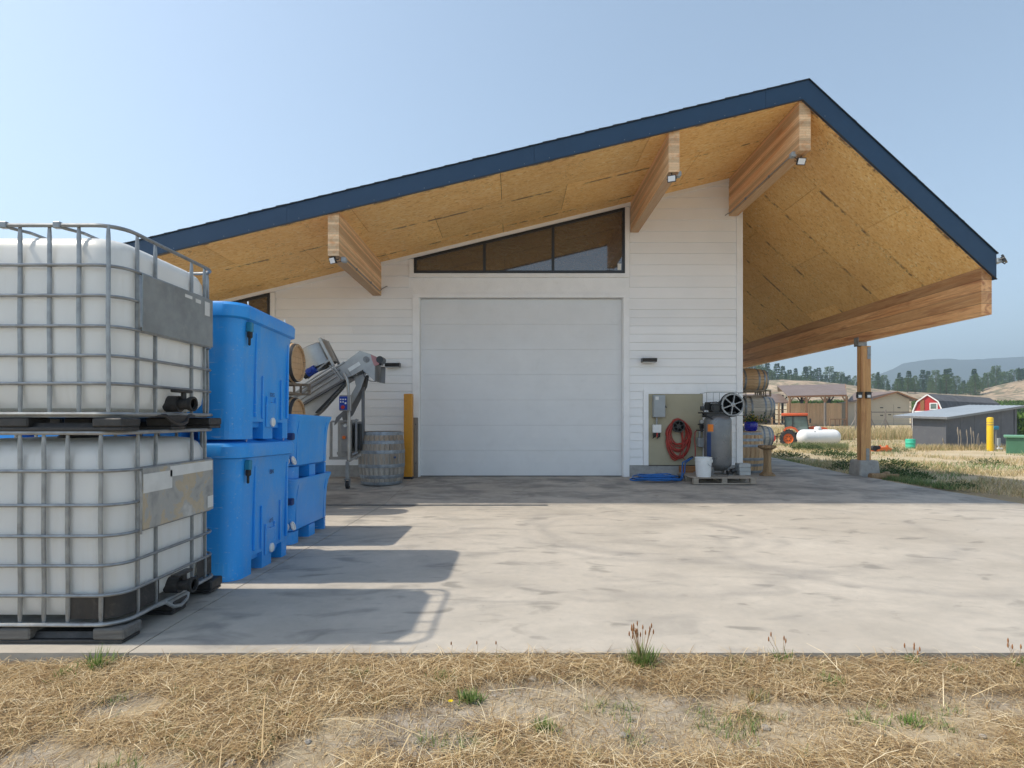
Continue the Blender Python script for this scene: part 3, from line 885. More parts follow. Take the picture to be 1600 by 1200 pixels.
# ------------------------------------------------------------------ liquid totes (two stacked at the near left)
def make_tote(label, loc, lower):
    """origin at the near right corner of the base on the ground; extends to -X and +Y"""
    t = thing('liquid_tote', label, 'tote', loc)
    W, D, rc = 1.2, 1.0, .13
    if lower: base, rails, top = .115, [.258, .42, .581, .748, .934], 1.142
    else: base, rails, top = .105, [.258, .41, .57, .735, .90], 1.115
    cx, cy = -W/2, D/2
    # plastic tank
    dz_ = .030 if lower else .018
    prof = [(.10, base+.005), (.05, base+.02), (.025, base+.06), (.018, base+.14), (.015, .5), (.015, .85), (.022, .98+dz_), (.045, 1.03+dz_), (.085, 1.058+dz_), (.15, 1.068+dz_), (.26, 1.07+dz_)]
    rings = []
    for ins, z in prof:
        n = 88; ring = []
        r = max(.12, rc+.02-ins*.3); w2, d2 = W-.02-2*ins, D-.02-2*ins
        base_ring = rrect(w2, d2, min(r, .15), z, 4, cx, cy)
        # resample the straight sides to give shallow upright corrugations
        pts = []
        m_ = len(base_ring)
        for i in range(m_):
            p = Vector(base_ring[i]); q = Vector(base_ring[(i+1) % m_]); L = (q-p).length
            st = i % 5 == 4; k = 14 if st else 1
            for j in range(k):
                s = p.lerp(q, j/k)
                if st and .2 < z < .95:
                    nrm = Vector((q.y-p.y, -(q.x-p.x), 0)).normalized()
                    s = s + nrm*(.007*math.cos(j/k*math.pi*10))
                pts.append(tuple(s))
        rings.append(pts)
    m = MB(); m.loft(rings); m.build('tank', M['tank'], t, smooth=True)
    m = MB(); m.lathe([(.115, 0), (.115, .014), (.1, .02), (0, .02)], 20, Matrix.Translation((cx, cy, 1.068+dz_))); m.build('filler_cap', M['dark_plastic'], t, smooth=True)
    # cage rails
    def ring_pts(z, ins=0, gap=False): return rrect(W-2*ins, D-2*ins, rc, z, 6, cx, cy)
    for z in rails:
        m = MB(); m.tube(ring_pts(z), .0095, 8, True); m.build('cage_rail', M['galv'], t, smooth=True)
    m = MB(); m.tube(ring_pts(top), .0115, 8, True); m.build('top_rail', M['rim_steel'] if lower else M['galv'], t, smooth=True)
    if not lower:
        for x in (-.31, -.60, -.95):
            m = MB(); m.tube([(x-.02, 0, top+.006), (x, .015, top-.01), (x+.07, .06, top-.022), (x+.07, .94, top-.022), (x, 1.0, top+.004)], .009, 7); m.build('top_cross_bar', M['galv'], t, smooth=True)
            m = MB(); m.bbox(x-.04, x+.0, -.014, .014, top-.018, top+.018, .004, 1); m.build('bar_clamp', M['galv'], t)
    # base rail; on the lower tote the valve side dips round the outlet
    pts = []
    for p in ring_pts(base-.012, -.004): pts.append(p)
    m = MB(); m.tube(pts, .014, 8, True, .8); m.build('base_rail', M['rim_steel'], t, smooth=True)
    m = MB(); m.loft([rrect(W-.03, D-.03, .12, base-.03, 5, cx, cy), rrect(W-.03, D-.03, .12, base-.022, 5, cx, cy)]); m.build('base_tray', M['galv'], t)
    # upright bars
    bars = []
    xs_ = [-.065, -.225, -.385, -.545, -.72, -.88, -1.04] if not lower else [-.11, -.29, -.42, -.55, -.73, -.9, -1.05]
    ys_ = [.165, .325, .70, .855]
    for x in xs_: bars += [(x, .012, 0), (x, D-.012, 0)]
    for y in ys_: bars += [(-.012, y, 1), (-W+.012, y, 1)]
    for x, y, s in bars:
        m = MB(); k = .013
        zz = [base-.01, base+.04, .3, .6, .9, top-.06, top]
        wob = [0, 0, .002, -.002, .001, 0, 0]
        m.tube([(x+(wob[i] if not s else 0), y, q) for i, q in enumerate(zz)], [.010, .013, .013, .013, .013, .013, .009], 8, False, .62)
        m.build('cage_bar', M['galv'], t, smooth=True)
    # sign plate on the valve side
    if lower: pz0, pz1, mt = rails[2]+.0, rails[4], 'torn'
    else: pz0, pz1, mt = rails[2]-.0, rails[4]-.0, 'plate'
    m = MB(); m.bbox(.008, .016, .17, .915, pz0, pz1, .003, 1)
    pl = m.build('sign_plate', M[mt], t)
    if not lower:
        for (a, b, c, d) in ((.58, .66, .855, .875), (.70, .76, .845, .87), (.81, .87, .78, .875)):
            k = MB(); k.box(.0162, .0175, a, b, c, d); k.build('sticker', M['label'], pl)
        m = MB(); m.tube([(-.02, .17, pz1+.01), (.012, .155, pz1-.04), (.012, .155, pz0+.02), (-.01, .17, pz0)], .010, 6); m.build('plate_clip', M['galv'], t, smooth=True)
    else:
        for (a, b, c, d) in ((.17, .44, .79, .90), (.84, .91, .60, .68), (.42, .90, .86, .925)):
            k = MB(); k.box(.0162, .0172, a, b, c, d); k.build('sticker', M['label'], pl)
        m = MB(); m.tube([(.012, .15, .92), (.022, .145, .75), (.012, .155, .56)], .007, 6); m.build('plate_clip', M['rim_steel'], t, smooth=True)
    # outlet valve
    vz = base+.055
    v = MB(); v.cyl((-.05, .5, vz), (.035, .5, vz), .052, 18); v.cyl((.03, .5, vz), (.095, .5, vz), .036, 18); v.cyl((.09, .5, vz), (.10, .5, vz), .043, 18); v.cyl((.055, .5, vz+.03), (.055, .5, vz+.075), .016, 10); v.bbox(.03, .08, .40, .56, vz+.07, vz+.09, .006)
    va = v.build('outlet_valve', M['dark_plastic'], t, smooth=True)
    k = MB(); k.lathe([(.047, 0), (.047, .02), (.034, .02), (.034, 0)], 18, Matrix.Translation((.10, .5, vz)) @ Matrix.Rotation(R(90), 4, 'Y')); k.build('valve_cap', M['rubber'], va, smooth=True)
    k = MB(); k.tube([(.004, .30, base-.015), (.012, .38, base-.018), (.03, .43, base-.06), (.035, .5, base-.075), (.03, .57, base-.06), (.012, .62, base-.018), (.004, .70, base-.015)], .012, 8); k.prism([(.38, base-.018), (.62, base-.018), (.56, base-.07), (.44, base-.07)], .018, .024, 'x'); k.build('valve_guard', M['rim_steel'] if lower else M['dark_plastic'], t, smooth=True)
    if lower:
        for (a, b, c, d) in ((-.36, .0, .0, .0),):
            m = MB()
            rr = [p for p in rrect(W-.028, D-.028, .125, base+.01, 8, cx, cy)]
            seg = [p for p in rr if p[0] > -.30 and p[1] < .30]
            seg.sort(key=lambda p: math.atan2(p[1]-.5, p[0]+.6))
            seg = [(-.30, .014, base+.01)] + seg + [(-.014, .36, base+.01)]
            m.add([(p[0], p[1], base+.012) for p in seg] + [(p[0], p[1], .255) for p in seg], [(i, i+1, len(seg)+i+1, len(seg)+i) for i in range(len(seg)-1)])
            m.build('corner_protector', M['dark_plastic'], t, smooth=True)
        m = MB(); m.box(-.014, -.0125, .76, .94, base+.01, .255); m.build('corner_protector', M['dark_plastic'], t)
    # pallet: blocks and skids
    bz = base-.032
    fw = .018 if lower else 0
    for bx in (-1.18, -.65, -.14):
        for by in (-.012, .43, .86):
            m = MB(); m.bbox(bx, bx+(.17 if lower else .165), by, by+.155, .022, bz, .008, 1); m.build('pallet_block', M['pallet_grey'] if (lower and by < 0) else M['dark_plastic'], t)
    for by in (-.012, .43, .86):
        m = MB(); m.bbox(-1.18, .022, by+.003, by+.15, 0, .0215, .005, 1); m.build('pallet_skid', M['dark_plastic'], t)
    m = MB(); m.box(-1.16, 0, .05, .95, bz+.001, base-.0305); m.build('pallet_deck', M['dark_plastic'], t)
    for by in (.02, .89):
        m = MB(); m.prism([(by, .022), (by+.09, .022), (by+.075, bz*.62), (by+.015, bz*.62)], -1.15, .0, 'x'); m.build('pallet_rail', M['dark_plastic'], t)
    return t
make_tote('lower white liquid tote in a steel cage with a torn sign plate, on the slab', (-2.13, 3.0, .0), True)
make_tote('upper white liquid tote in a steel cage with a grey sign plate, stacked on another', (-2.13, 2.995, 1.152), False)

# ------------------------------------------------------------------ blue insulated bins with lids
def make_lidded_bin(label, marks, loc, rx):
    """origin at near right bottom corner; extends -X, +Y"""
    t = thing('insulated_bin', label, 'bin', loc, rx=rx)
    W, D, Hh, rc = 1.15, 1.08, 1.08, .13
    cx, cy = -W/2, D/2
    rings = [rrect(W-.022, D-.022, rc, .134, 6, cx, cy), rrect(W-.022, D-.022, rc, .16, 6, cx, cy), rrect(W-.02, D-.02, rc, .5, 6, cx, cy), rrect(W, D, rc, .84, 6, cx, cy), rrect(W+.015, D+.015, rc, .885, 6, cx, cy)]
    m = MB(); m.loft(rings); body = m.build('body', M['blue'], t, smooth=True)
    # feet: three runners seen from the side, pockets between them
    base = [(p[0], p[1]) for p in rrect(W-.022, D-.022, rc, 0, 6, cx, cy)]
    for (a, b) in ((0.0, .27), (.46, .64), (.85, D)):
        for (c, d) in ((-W, -W+.3), (-.72, -.44), (-.3, 0)):
            q = clip(clip(clip(clip(base, 0, -1, -a), 0, 1, b), -1, 0, -c), 1, 0, d)
            m = MB(); m.prism(q, .0, .135, 'z'); m.build('foot', M['blue'], t)
    m = MB(); m.box(-W+.05, -.05, .05, D-.05, .09, .134); m.build('underside', M['blue'], t)
    # vertical ribs on the side facing the yard
    def rib(y, z0_, z1_, w=.018, pr=.014):
        m = MB(); m.bbox(-.012, pr-.008, y-w/2, y+w/2, z0_, z1_, .005, 1); m.build('rib', M['blue'], t)
    for y in (.30, .93): rib(y, .17, .82, .022, .018)
    for y in (.43, .80): rib(y, .16, .50)
    for y in (.515, .685): rib(y, .16, .34)
    m = MB(); m.bbox(-.012, .002, .50, .70, .09, .30, .008, 1); m.build('drain_boss', M['blue'], t)
    k = MB(); k.lathe([(.038, 0), (.038, .012), (.028, .018), (0, .018)], 18, Matrix.Translation((.004, .60, .135)) @ Matrix.Rotation(R(90), 4, 'Y')); k.build('drain_plug', M['white_plastic'], t, smooth=True)
    k = MB(); k.lathe([(.03, 0), (.03, .004), (.012, .004), (.012, .001), (0, .001)], 16, Matrix.Translation((-.006, .60, .27)) @ Matrix.Rotation(R(90), 4, 'Y')); k.build('moulded_cup', M['ink'], t, smooth=True)
    # lid with a slightly domed top
    rings = [rrect(W+.02, D+.02, rc, .886, 6, cx, cy), rrect(W+.075, D+.075, rc+.02, .896, 6, cx, cy), rrect(W+.08, D+.08, rc+.02, .975, 6, cx, cy), rrect(W+.05, D+.05, rc+.02, .998, 6, cx, cy), rrect(W-.12, D-.12, rc, 1.012, 6, cx, cy), rrect(W-.2, D-.2, rc, 1.027, 6, cx, cy)]
    m = MB(); m.loft(rings); m.build('lid', M['blue'], t, smooth=True)
    for y in (.135,):
        k = MB(); k.bbox(.0, .045, y-.022, y+.022, .80, .875, .006, 1); la = k.build('latch', M['teal'], t)
        k = MB(); k.bbox(.008, .04, y-.02, y+.02, .755, .81, .008, 1); k.bbox(.012, .03, y-.01, y+.01, .70, .76, .006, 1); k.build('latch_strap', M['rubber'], la)
    for y in (.24, .96):
        k = MB(); k.tube([(-.05, y, 1.0), (-.045, y+.004, 1.03), (-.05, y+.01, 1.055)], .006, 6); k.build('lid_tie', M['white_plastic'], t)
    for (txt, y, z, sz) in marks:
        cu = bpy.data.curves.new('marking', 'FONT'); cu.body = txt; cu.size = sz; cu.align_x = 'CENTER'; cu.extrude = .0006
        cu.materials.append(M['ink'])
        tmp = bpy.data.objects.new('marking', cu); me_ = bpy.data.meshes.new_from_object(tmp); bpy.data.objects.remove(tmp)
        o = link('marking', me_, t)
        o.matrix_local = Matrix.Translation((.0045, y, z)) @ Matrix.Rotation(R(90), 4, 'Z') @ Matrix.Rotation(R(90), 4, 'X')
    t.scale = (1, 1, 1.05)
    return t
RX = -.0235
def on_slab(Y): return slab_z(Y)
z_ = slab_z(4.16)
a = make_lidded_bin('lower tall blue lidded bin beside the white totes, on the concrete', [('#15', .60, .345, .045), ('BIN', .60, .74, .05)], (-2.08, 4.16, z_), RX)
b = make_lidded_bin('upper tall blue lidded bin, highest of the blue bins', [('DX5', .60, .345, .045)], (-2.08, 4.16+.024, z_+1.079), RX)
dup(a, 'blue lidded bin behind the totes, at the bottom of the row against the left', (-3.36, 4.20, z_))
dup(b, 'blue lidded bin behind the totes, on top of the stack against the left', (-3.36, 4.224, z_+1.079))

# open-topped blue bins, lower and further back
def make_open_bin(label, loc, rx, sticker):
    t = thing('open_blue_bin', label, 'bin', loc, rx=rx)
    W, D, Hh, rc = 1.15, 1.14, .66, .09; cx, cy = -W/2, D/2
    def rr(ins, z): return rrect(W-2*ins, D-2*ins, rc, z, 5, cx, cy)
    rings = [rr(.06, .12), rr(.035, .14), rr(.03, .35), rr(.022, .50), rr(.008, .58), rr(-.012, .64), rr(-.012, .66), rr(.03, .66), rr(.055, .60), rr(.06, .2)]
    m = MB(); m.loft(rings, True, True); m.build('body', M['blue'], t, smooth=True)
    base = [(p[0], p[1]) for p in rrect(W-.07, D-.07, rc, 0, 5, cx, cy)]
    for (a_, b_) in ((0.0, .20), (.50, .68), (.98, D)):
        q = clip(clip(base, 0, -1, -a_), 0, 1, b_)
        m = MB(); m.prism(q, .0, .125, 'z'); m.build('foot', M['blue'], t)
    for y in (.15, .98):
        m = MB(); m.prism([(-.04, .14), (-.026, .14), (-.026, .42), (.0, .60), (-.04, .60)], y-.03, y+.03); m.build('corner_gusset', M['blue'], t)
    k = MB(); k.lathe([(.045, 0), (.045, .012), (.03, .012), (.03, .004), (0, .004)], 18, Matrix.Translation((-.09, -.006, .19)) @ Matrix.Rotation(R(90), 4, 'X')); k.build('drain_plug', M['white_plastic'], t, smooth=True)
    k = MB(); k.lathe([(.045, 0), (.045, .012), (.03, .012), (.03, .004), (0, .004)], 18, Matrix.Translation((-.034, .05, .19)) @ Matrix.Rotation(R(70), 4, 'Y')); k.build('drain_plug', M['white_plastic'], t, smooth=True)
    k = MB(); k.bbox(-.09, -.085+.062, .015, .07, .40, .47, .01, 1); k.build('hand_grip', M['ink'], t)
    if sticker:
        k = MB(); k.box(-.0225, -.0205, .42, .56, .51, .60); s = k.build('paper_sticker', M['label'], t)
        k = MB(); k.box(-.0204, -.020, .455, .52, .53, .58); k.build('sticker_print', M['tan'], s)
    return t
z2 = slab_z(5.5)
make_open_bin('lower short blue open bin behind the tall stack, on the concrete', (-2.17, 5.50, z2), RX, False)
make_open_bin('upper short blue open bin with a white paper sticker', (-2.17, 5.515, z2+.655), RX, True)

# ------------------------------------------------------------------ barrels
def barrel_proto(name, label, L, r_end, r_mid, wood, hoopm, headm, ns=24, axis='x', hoops=(0.02, .13, .30, .70, .87, .98), hw=.035, openhead=False):
    """axis along +Z internally, base at 0; turned along X when axis == 'x' """
    t = thing(name, label, 'barrel')
    Rot = Matrix() if axis == 'z' else Matrix.Rotation(R(90), 4, 'Y')
    nz = 10
    def rad(s): return r_end + (r_mid-r_end)*(1-(2*s-1)**2)
    def stave_mesh(lift=0):
        m = MB(); a = 2*math.pi/ns; gp = .010; vs = []; fs = []
        for i in range(nz+1):
            s = i/nz; z = s*L; r = rad(s)+lift
            for (rr_, aa) in ((r, -a/2+gp/r*.35), (r+.0015, -a/4), (r+.002, 0), (r+.0015, a/4), (r, a/2-gp/r*.35), (r-.025, a/2-.01), (r-.025, -a/2+.01)):
                vs.append(Rot @ Vector((rr_*math.cos(aa), rr_*math.sin(aa), z)))
        for i in range(nz):
            for k in range(7): fs.append((i*7+k, i*7+(k+1) % 7, (i+1)*7+(k+1) % 7, (i+1)*7+k))
        fs.append((6,5,4,3,2,1,0)); fs.append(tuple(nz*7+k for k in range(7)))
        m.add(vs, fs); return m.mesh('stave', M[wood], smooth=True)
    sm = stave_mesh()
    for k in range(ns):
        o = link('stave', sm, t)
        if axis == 'z': o.rotation_euler = (0, 0, 2*math.pi*k/ns)
        else: o.rotation_euler = (2*math.pi*k/ns, 0, 0)
    for h in hoops:
        m = MB(); z = h*L; w = hw/L
        pr = [(rad(max(0, min(1, h-w)))+.003, max(.002, z-hw)), (rad(h)+.0065, z), (rad(max(0, min(1, h+w)))+.003, min(L-.002, z+hw)), (rad(min(1, h+w))-.01, min(L-.002, z+hw)), (rad(max(0, h-w))-.01, max(.002, z-hw))]
        m.lathe(pr + [pr[0]], 40, Rot); m.build('hoop', M[hoopm], t, smooth=True)
    for zz in (.035, L-.045) if not openhead else (.035, L-.10):
        r = r_end-.02; n = 6; w = 2*r/n
        for k in range(n):
            x0 = -r+k*w+.0015; x1 = -r+(k+1)*w-.0015
            pts = []
            for xx in np.linspace(x0, x1, 5): pts.append((xx, -math.sqrt(max(0, r*r-xx*xx))))
            for xx in np.linspace(x1, x0, 5): pts.append((xx, math.sqrt(max(0, r*r-xx*xx))))
            m = MB(); m.prism(pts, zz-.01, zz+.012, 'z')
            m.v = [tuple(Rot @ Vector(p)) for p in m.v]; m.build('head_board', M[headm], t)
    if axis == 'x':
        m = MB(); m.cyl((L/2, 0, r_mid-.01), (L/2, 0, r_mid+.02), .022, 12); m.build('bung', M['white_plastic'], t, smooth=True)
    return t

# weathered barrel standing by the amber bollard
def P(px, py, Y): return at(px, py, Y)
Yb = 10.62
gb = barrel_proto('weathered_barrel', 'weathered grey wooden barrel standing upright beside the amber bollard', 1.0, .375, .435, 'grey_oak', 'hoop', 'grey_oak', 28, 'z', (.03, .16, .36, .62, .80, .965), .032, True)
gb.location = (-2.50, Yb, slab_z(Yb))
m = MB(); m.cyl((.31, -.303, .52), (.325, -.318, .52), .02, 10); m.build('bung_hole', M['ink'], gb)

# racked barrels behind the blue bins
lb = barrel_proto('racked_barrel', 'pale oak wine barrel on the topmost tier beyond the blue bins, its round head showing', .92, .285, .345, 'oak', 'hoop_dark', 'head', 24, 'x')
LX, LY = -4.22, (8.56, 7.86)
lb.location = (LX, LY[0], 2.08)
GL = 'wine barrels racked behind the blue bins'
lb['group'] = GL
zz_ = {'top': 2.08, 'mid': 1.24, 'low': .40}
dup(lb, 'pale oak wine barrel on the middle tier beyond the blue bins, label on its head', (LX, LY[0], 1.24))
dup(lb, 'oak barrel on the lowest tier of the rack beyond the blue bins', (LX, LY[0], .40))
for k, zz in zz_.items():
    dup(lb, 'oak barrel on the %s rack tier hidden by the tall blue bins' % {'top': 'topmost', 'mid': 'middle', 'low': 'lowest'}[k], (LX, LY[1], zz))
m = MB(); m.box(0, .002, -.06, .05, -.05, .06)
st = m.build('head_sticker', M['label']); st.location = (.93, 0, -.03)
mid = [o for o in COL.objects if o.get('label', '').startswith('pale oak wine barrel on the middle tier')][0]; st.parent = mid
def barrel_rack(label, x0, x1, y0, y1, zc, r, group, h=.16):
    """steel cradle between two tiers; zc = top of the cradle"""
    t = thing('barrel_rack', label, 'rack', ((x0+x1)/2, (y0+y1)/2, zc-h), group=group)
    c = t.location
    for x in (x0+.15, x1-.15):
        for zz in (0, h):
            m = MB(); m.box(x-c.x-.02, x-c.x+.02, y0-c.y, y1-c.y, zz-.018, zz+.018); m.build('cross_tube', M['rack'], t)
        for y in np.linspace(y0+.03, y1-.03, 6):
            m = MB(); m.box(x-c.x-.015, x-c.x+.015, y-c.y-.012, y-c.y+.012, .019, h-.019); m.build('spacer', M['rack'], t)
    for y in (y0+.02, y1-.02):
        m = MB(); m.box(x0-c.x, x1-c.x, y-c.y-.02, y-c.y+.02, -.018, .018); m.build('side_tube', M['rack'], t)
        m = MB(); m.box(x0-c.x, x1-c.x, y-c.y-.02, y-c.y+.02, h-.02, h+.02); m.build('side_tube', M['rack'], t)
        for x in (x0+.02, x1-.02):
            m = MB(); m.box(x-c.x-.02, x-c.x+.02, y-c.y-.02, y-c.y+.02, .019, h-.021); m.build('upright', M['rack'], t)
    return t
for lab, zc in (('upper', 1.76), ('middle', .92), ('lowest', .075)):
    barrel_rack('%s steel cradle of the barrel rack behind the blue bins' % lab, -4.25, -3.25, 7.52, 8.93, zc, .34, 'steel cradles of the left barrel rack', .15 if lab != 'lowest' else .15)

# ------------------------------------------------------------------ stainless grape elevator
Ye = 10.05
el = thing('grape_elevator', 'stainless steel inclined elevator conveyor on a wheeled stand with a blue control box', 'conveyor', (P(480, 765, Ye).x, Ye, slab_z(Ye)))
S = 864/Ye
def E(x, y, dy=0):   # position read in the enlarged view of the photograph, dy = distance behind the near face
    return at(440+x/4.614, 520+y/4.614, Ye) + Vector((0, dy, 0))
def ep(name, m, mat, parent=el, smooth=False):
    o = m.build(name, M[mat], el, smooth, world=True)
    if parent is not el: o.parent = parent
    return o
def eplate(pts, dy0, th, name, mat, parent=el):
    m = MB(); q = [(E(x, y).x, E(x, y).z) for x, y in pts]
    m.prism(q, Ye+dy0, Ye+dy0+th); return ep(name, m, mat, parent)
# trough: two side walls and a floor, rising to the head
side = [(-60, 530), (455, 212), (500, 312), (420, 350), (170, 492), (-60, 640)]
tr = eplate(side, 0, .012, 'trough_side', 'stainless'); eplate(side, .46, .012, 'trough_side', 'stainless')
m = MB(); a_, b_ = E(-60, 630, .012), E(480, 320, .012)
m.add([a_, b_, b_+Vector((0, .448, 0)), a_+Vector((0, .448, 0)), a_-Vector((0, 0, .02)), b_-Vector((0, 0, .02)), b_+Vector((0, .448, -.02)), a_+Vector((0, .448, -.02))], [(0,1,2,3), (7,6,5,4), (0,4,5,1), (1,5,6,2), (2,6,7,3), (3,7,4,0)]); ep('trough_floor', m, 'stainless_dark')
for k in range(9):   # paddles of the belt showing above the sides
    p = E(-20+k*55, 520-k*34, .05); m = MB(); m.box(p.x-.012, p.x+.012, p.y, p.y+.36, p.z-.07, p.z+.02); ep('paddle', m, 'white_plastic')
m = MB(); m.bar(E(-60, 528, -.012), E(455, 210, -.012), .03, .02); ep('top_flange', m, 'stainless')
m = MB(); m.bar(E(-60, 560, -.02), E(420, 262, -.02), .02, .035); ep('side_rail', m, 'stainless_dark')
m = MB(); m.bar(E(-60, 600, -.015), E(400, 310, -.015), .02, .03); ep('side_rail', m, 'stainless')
# head box
head = [(455, 212), (565, 130), (640, 152), (702, 205), (668, 222), (505, 312)]
hb = eplate(head, -.01, .014, 'head_side', 'stainless'); eplate(head, .456, .014, 'head_side', 'stainless')
m = MB(); top = [(455, 212), (565, 130), (640, 152), (702, 205)]
for (p, q) in zip(top, top[1:]):
    a_, b_ = E(*p, .004), E(*q, .004)
    m.add([a_, b_, b_+Vector((0, .45, 0)), a_+Vector((0, .45, 0)), a_-Vector((0, 0, .012)), b_-Vector((0, 0, .012)), b_+Vector((0, .45, -.012)), a_+Vector((0, .45, -.012))], [(0,1,2,3), (7,6,5,4), (0,4,5,1), (1,5,6,2), (2,6,7,3), (3,7,4,0)])
ep('head_cover', m, 'stainless', hb)
m = MB(); m.cyl(E(612, 192, -.04), E(612, 192, -.005), .055, 16); m.cyl(E(612, 192, -.06), E(612, 192, -.04), .022, 12); ep('bearing', m, 'stainless_dark', hb, True)
m = MB(); p = E(525, 245, -.014); c_, s_ = math.cos(R(32)), math.sin(R(32))
m.prism([(p.x+u*c_-v*s_, p.z+u*s_+v*c_) for u, v in ((-.12, -.035), (.12, -.035), (.12, .035), (-.12, .035))], p.y-.002, p.y); ep('maker_plate', m, 'label', hb)
eplate([(645, 158), (690, 178), (706, 228), (672, 240), (655, 200)], -.03, .03, 'motor_guard', 'guard')
m = MB(); m.cyl(E(712, 195, -.05), E(712, 195, .18), .065, 16); m.bbox(E(697, 0).x, E(722, 0).x, Ye-.02, Ye+.14, E(0, 232).z, E(0, 205).z, .01); ep('drive_motor', m, 'black', el, True)
eplate([(583, 266), (672, 224), (672, 350)], -.012, .012, 'chute_side', 'stainless'); eplate([(583, 266), (672, 224), (672, 350)], .44, .012, 'chute_side', 'stainless')
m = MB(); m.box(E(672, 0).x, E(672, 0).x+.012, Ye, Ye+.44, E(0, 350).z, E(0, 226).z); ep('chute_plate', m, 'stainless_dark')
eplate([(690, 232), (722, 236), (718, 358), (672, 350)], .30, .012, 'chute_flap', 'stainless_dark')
m = MB(); m.tube([E(585, 268, -.02), E(600, 320, -.02), E(640, 348, -.02), E(680, 352, -.02)], .006, 6); ep('cable', m, 'black')
# lower casing hanging under the trough
eplate([(170, 492), (455, 340), (458, 352), (268, 574), (200, 600), (60, 640)], .10, .012, 'under_tray', 'stainless')
m = MB(); m.bar(E(240, 577, .06), E(460, 352, .06), .06, .028); ep('under_brace', m, 'black')
eplate([(505, 312), (595, 286), (556, 400), (500, 500), (370, 665), (360, 640), (420, 580), (470, 470), (520, 380)], .14, .012, 'discharge_tray', 'stainless')
eplate([(470, 560), (370, 668), (385, 610), (440, 560)], .06, .012, 'tray_lip', 'stainless_dark')
# drum housing at the feed end
c0, c1 = E(205, 95, .20), E(265, 232, .20)
ax = (c1-c0).normalized(); q = ax.to_track_quat('Z', 'Y').to_matrix().to_4x4(); q.translation = c0
m = MB(); m.lathe([(.0, 0), (.27, 0), (.28, .01), (.28, .40), (.268, .40), (.268, .02), (0, .02)], 36, q); ep('drum_housing', m, 'stainless', el, True)
m = MB(); m.bar(E(275, 40, -.02), E(378, 238, -.02), .03, .05); m.bar(E(275, 40, .40), E(378, 238, .40), .03, .05); m.bar(E(282, 48, -.03), E(282, 48, .42), .03, .05)
ep('tilt_frame', m, 'stainless')
m = MB(); m.bar(E(370, 232, -.03), E(450, 340, -.03), .03, .03); m.bar(E(352, 236, -.05), E(430, 338, -.05), .02, .02); ep('lift_arm', m, 'stainless')
m = MB(); m.bar(E(190, 330, -.02), E(345, 196, -.02), .03, .03); m.bar(E(150, 380, .0), E(370, 238, .0), .03, .02); ep('hopper_frame', m, 'stainless')
m = MB(); m.cyl(E(195, 295, -.06), E(255, 260, -.06), .075, 16); m.bbox(E(200, 0).x, E(235, 0).x, Ye-.16, Ye-.08, E(0, 292).z, E(0, 262).z, .01); ep('feed_motor', m, 'panel_blue', el, True)
m = MB(); m.cyl(E(170, 322, -.05), E(196, 300, -.05), .05, 14); ep('gear_case', m, 'black', el, True)
# deep hopper side and lower housing that give the machine its bulk
eplate([(-60, 560), (150, 430), (420, 270), (460, 345), (270, 560), (180, 640), (-60, 700)], .30, .012, 'hopper_side', 'stainless')
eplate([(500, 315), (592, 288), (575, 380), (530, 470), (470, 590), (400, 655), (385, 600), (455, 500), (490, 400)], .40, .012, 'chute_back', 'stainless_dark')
m = MB(); m.bbox(E(352, 0).x, E(545, 0).x, Ye+.42, Ye+.46, E(0, 905).z, E(0, 640).z, .004, 1); ep('back_panel', m, 'stainless')
# stand
m = MB(); m.tube([E(452, 290, -.03), E(470, 320, -.03), E(480, 350, -.03), E(487, 440, -.03), E(491, 700, -.03), E(492, 915, -.03)], .028, 12); ep('stand_post', m, 'stainless', el, True)
m = MB(); m.bbox(E(432, 0).x, E(512, 0).x, Ye-.12, Ye-.06, E(0, 565).z, E(0, 450).z, .006, 1); cb = ep('control_box', m, 'stainless')
m = MB(); m.box(E(430, 0).x, E(488, 0).x, Ye-.124, Ye-.121, E(0, 556).z, E(0, 460).z); ep('control_face', m, 'panel_blue', cb)
for (x, y) in ((442, 482), (459, 482), (476, 482), (442, 500), (459, 500)):
    m = MB(); m.cyl(E(x, y)+Vector((0, -.124, 0)), E(x, y)+Vector((0, -.138, 0)), .012, 10); ep('button', m, 'white_plastic', cb)
m = MB(); m.box(E(470, 0).x, E(482, 0).x, Ye-.128, Ye-.1245, E(0, 515).z, E(0, 502).z); ep('indicator', m, 'white_plastic', cb)
m = MB(); m.cyl(E(458, 537)+Vector((0, -.124, 0)), E(458, 537)+Vector((0, -.15, 0)), .032, 16); sw = ep('stop_button', m, 'red', cb, True)
# electrical cabinet and its frame
m = MB(); m.bbox(E(402, 0).x, E(484, 0).x, Ye+.16, Ye+.36, E(0, 862).z, E(0, 648).z, .006, 1); cab = ep('cabinet', m, 'stainless')
m = MB(); m.cyl(E(440, 670)+Vector((0, .16, 0)), E(440, 670)+Vector((0, .14, 0)), .03, 14); ep('lamp', m, 'white_plastic', cab, True)
m = MB(); m.cyl(E(432, 756)+Vector((0, .16, 0)), E(432, 756)+Vector((0, .13, 0)), .032, 14); ep('main_switch', m, 'orange', cab, True)
m = MB(); m.bar(E(338, 905, .05), E(542, 905, .05), .05, .05); m.bar(E(345, 880, .45), E(560, 880, .45), .05, .05); m.bar(E(350, 905, .05), E(350, 640, .05), .04, .04); m.bar(E(528, 905, .1), E(528, 620, .1), .03, .03); m.bar(E(350, 640, .08), E(545, 630, .08), .03, .03); ep('stand_frame', m, 'stainless')
m = MB(); m.bar(E(556, 905, .3), E(556, 385, .3), .05, .05); ep('stand_post', m, 'stainless_dark')
m = MB(); m.bbox(E(500, 0).x, E(548, 0).x, Ye+.20, Ye+.40, E(0, 850).z, E(0, 655).z, .01); ep('pump_box', m, 'black')
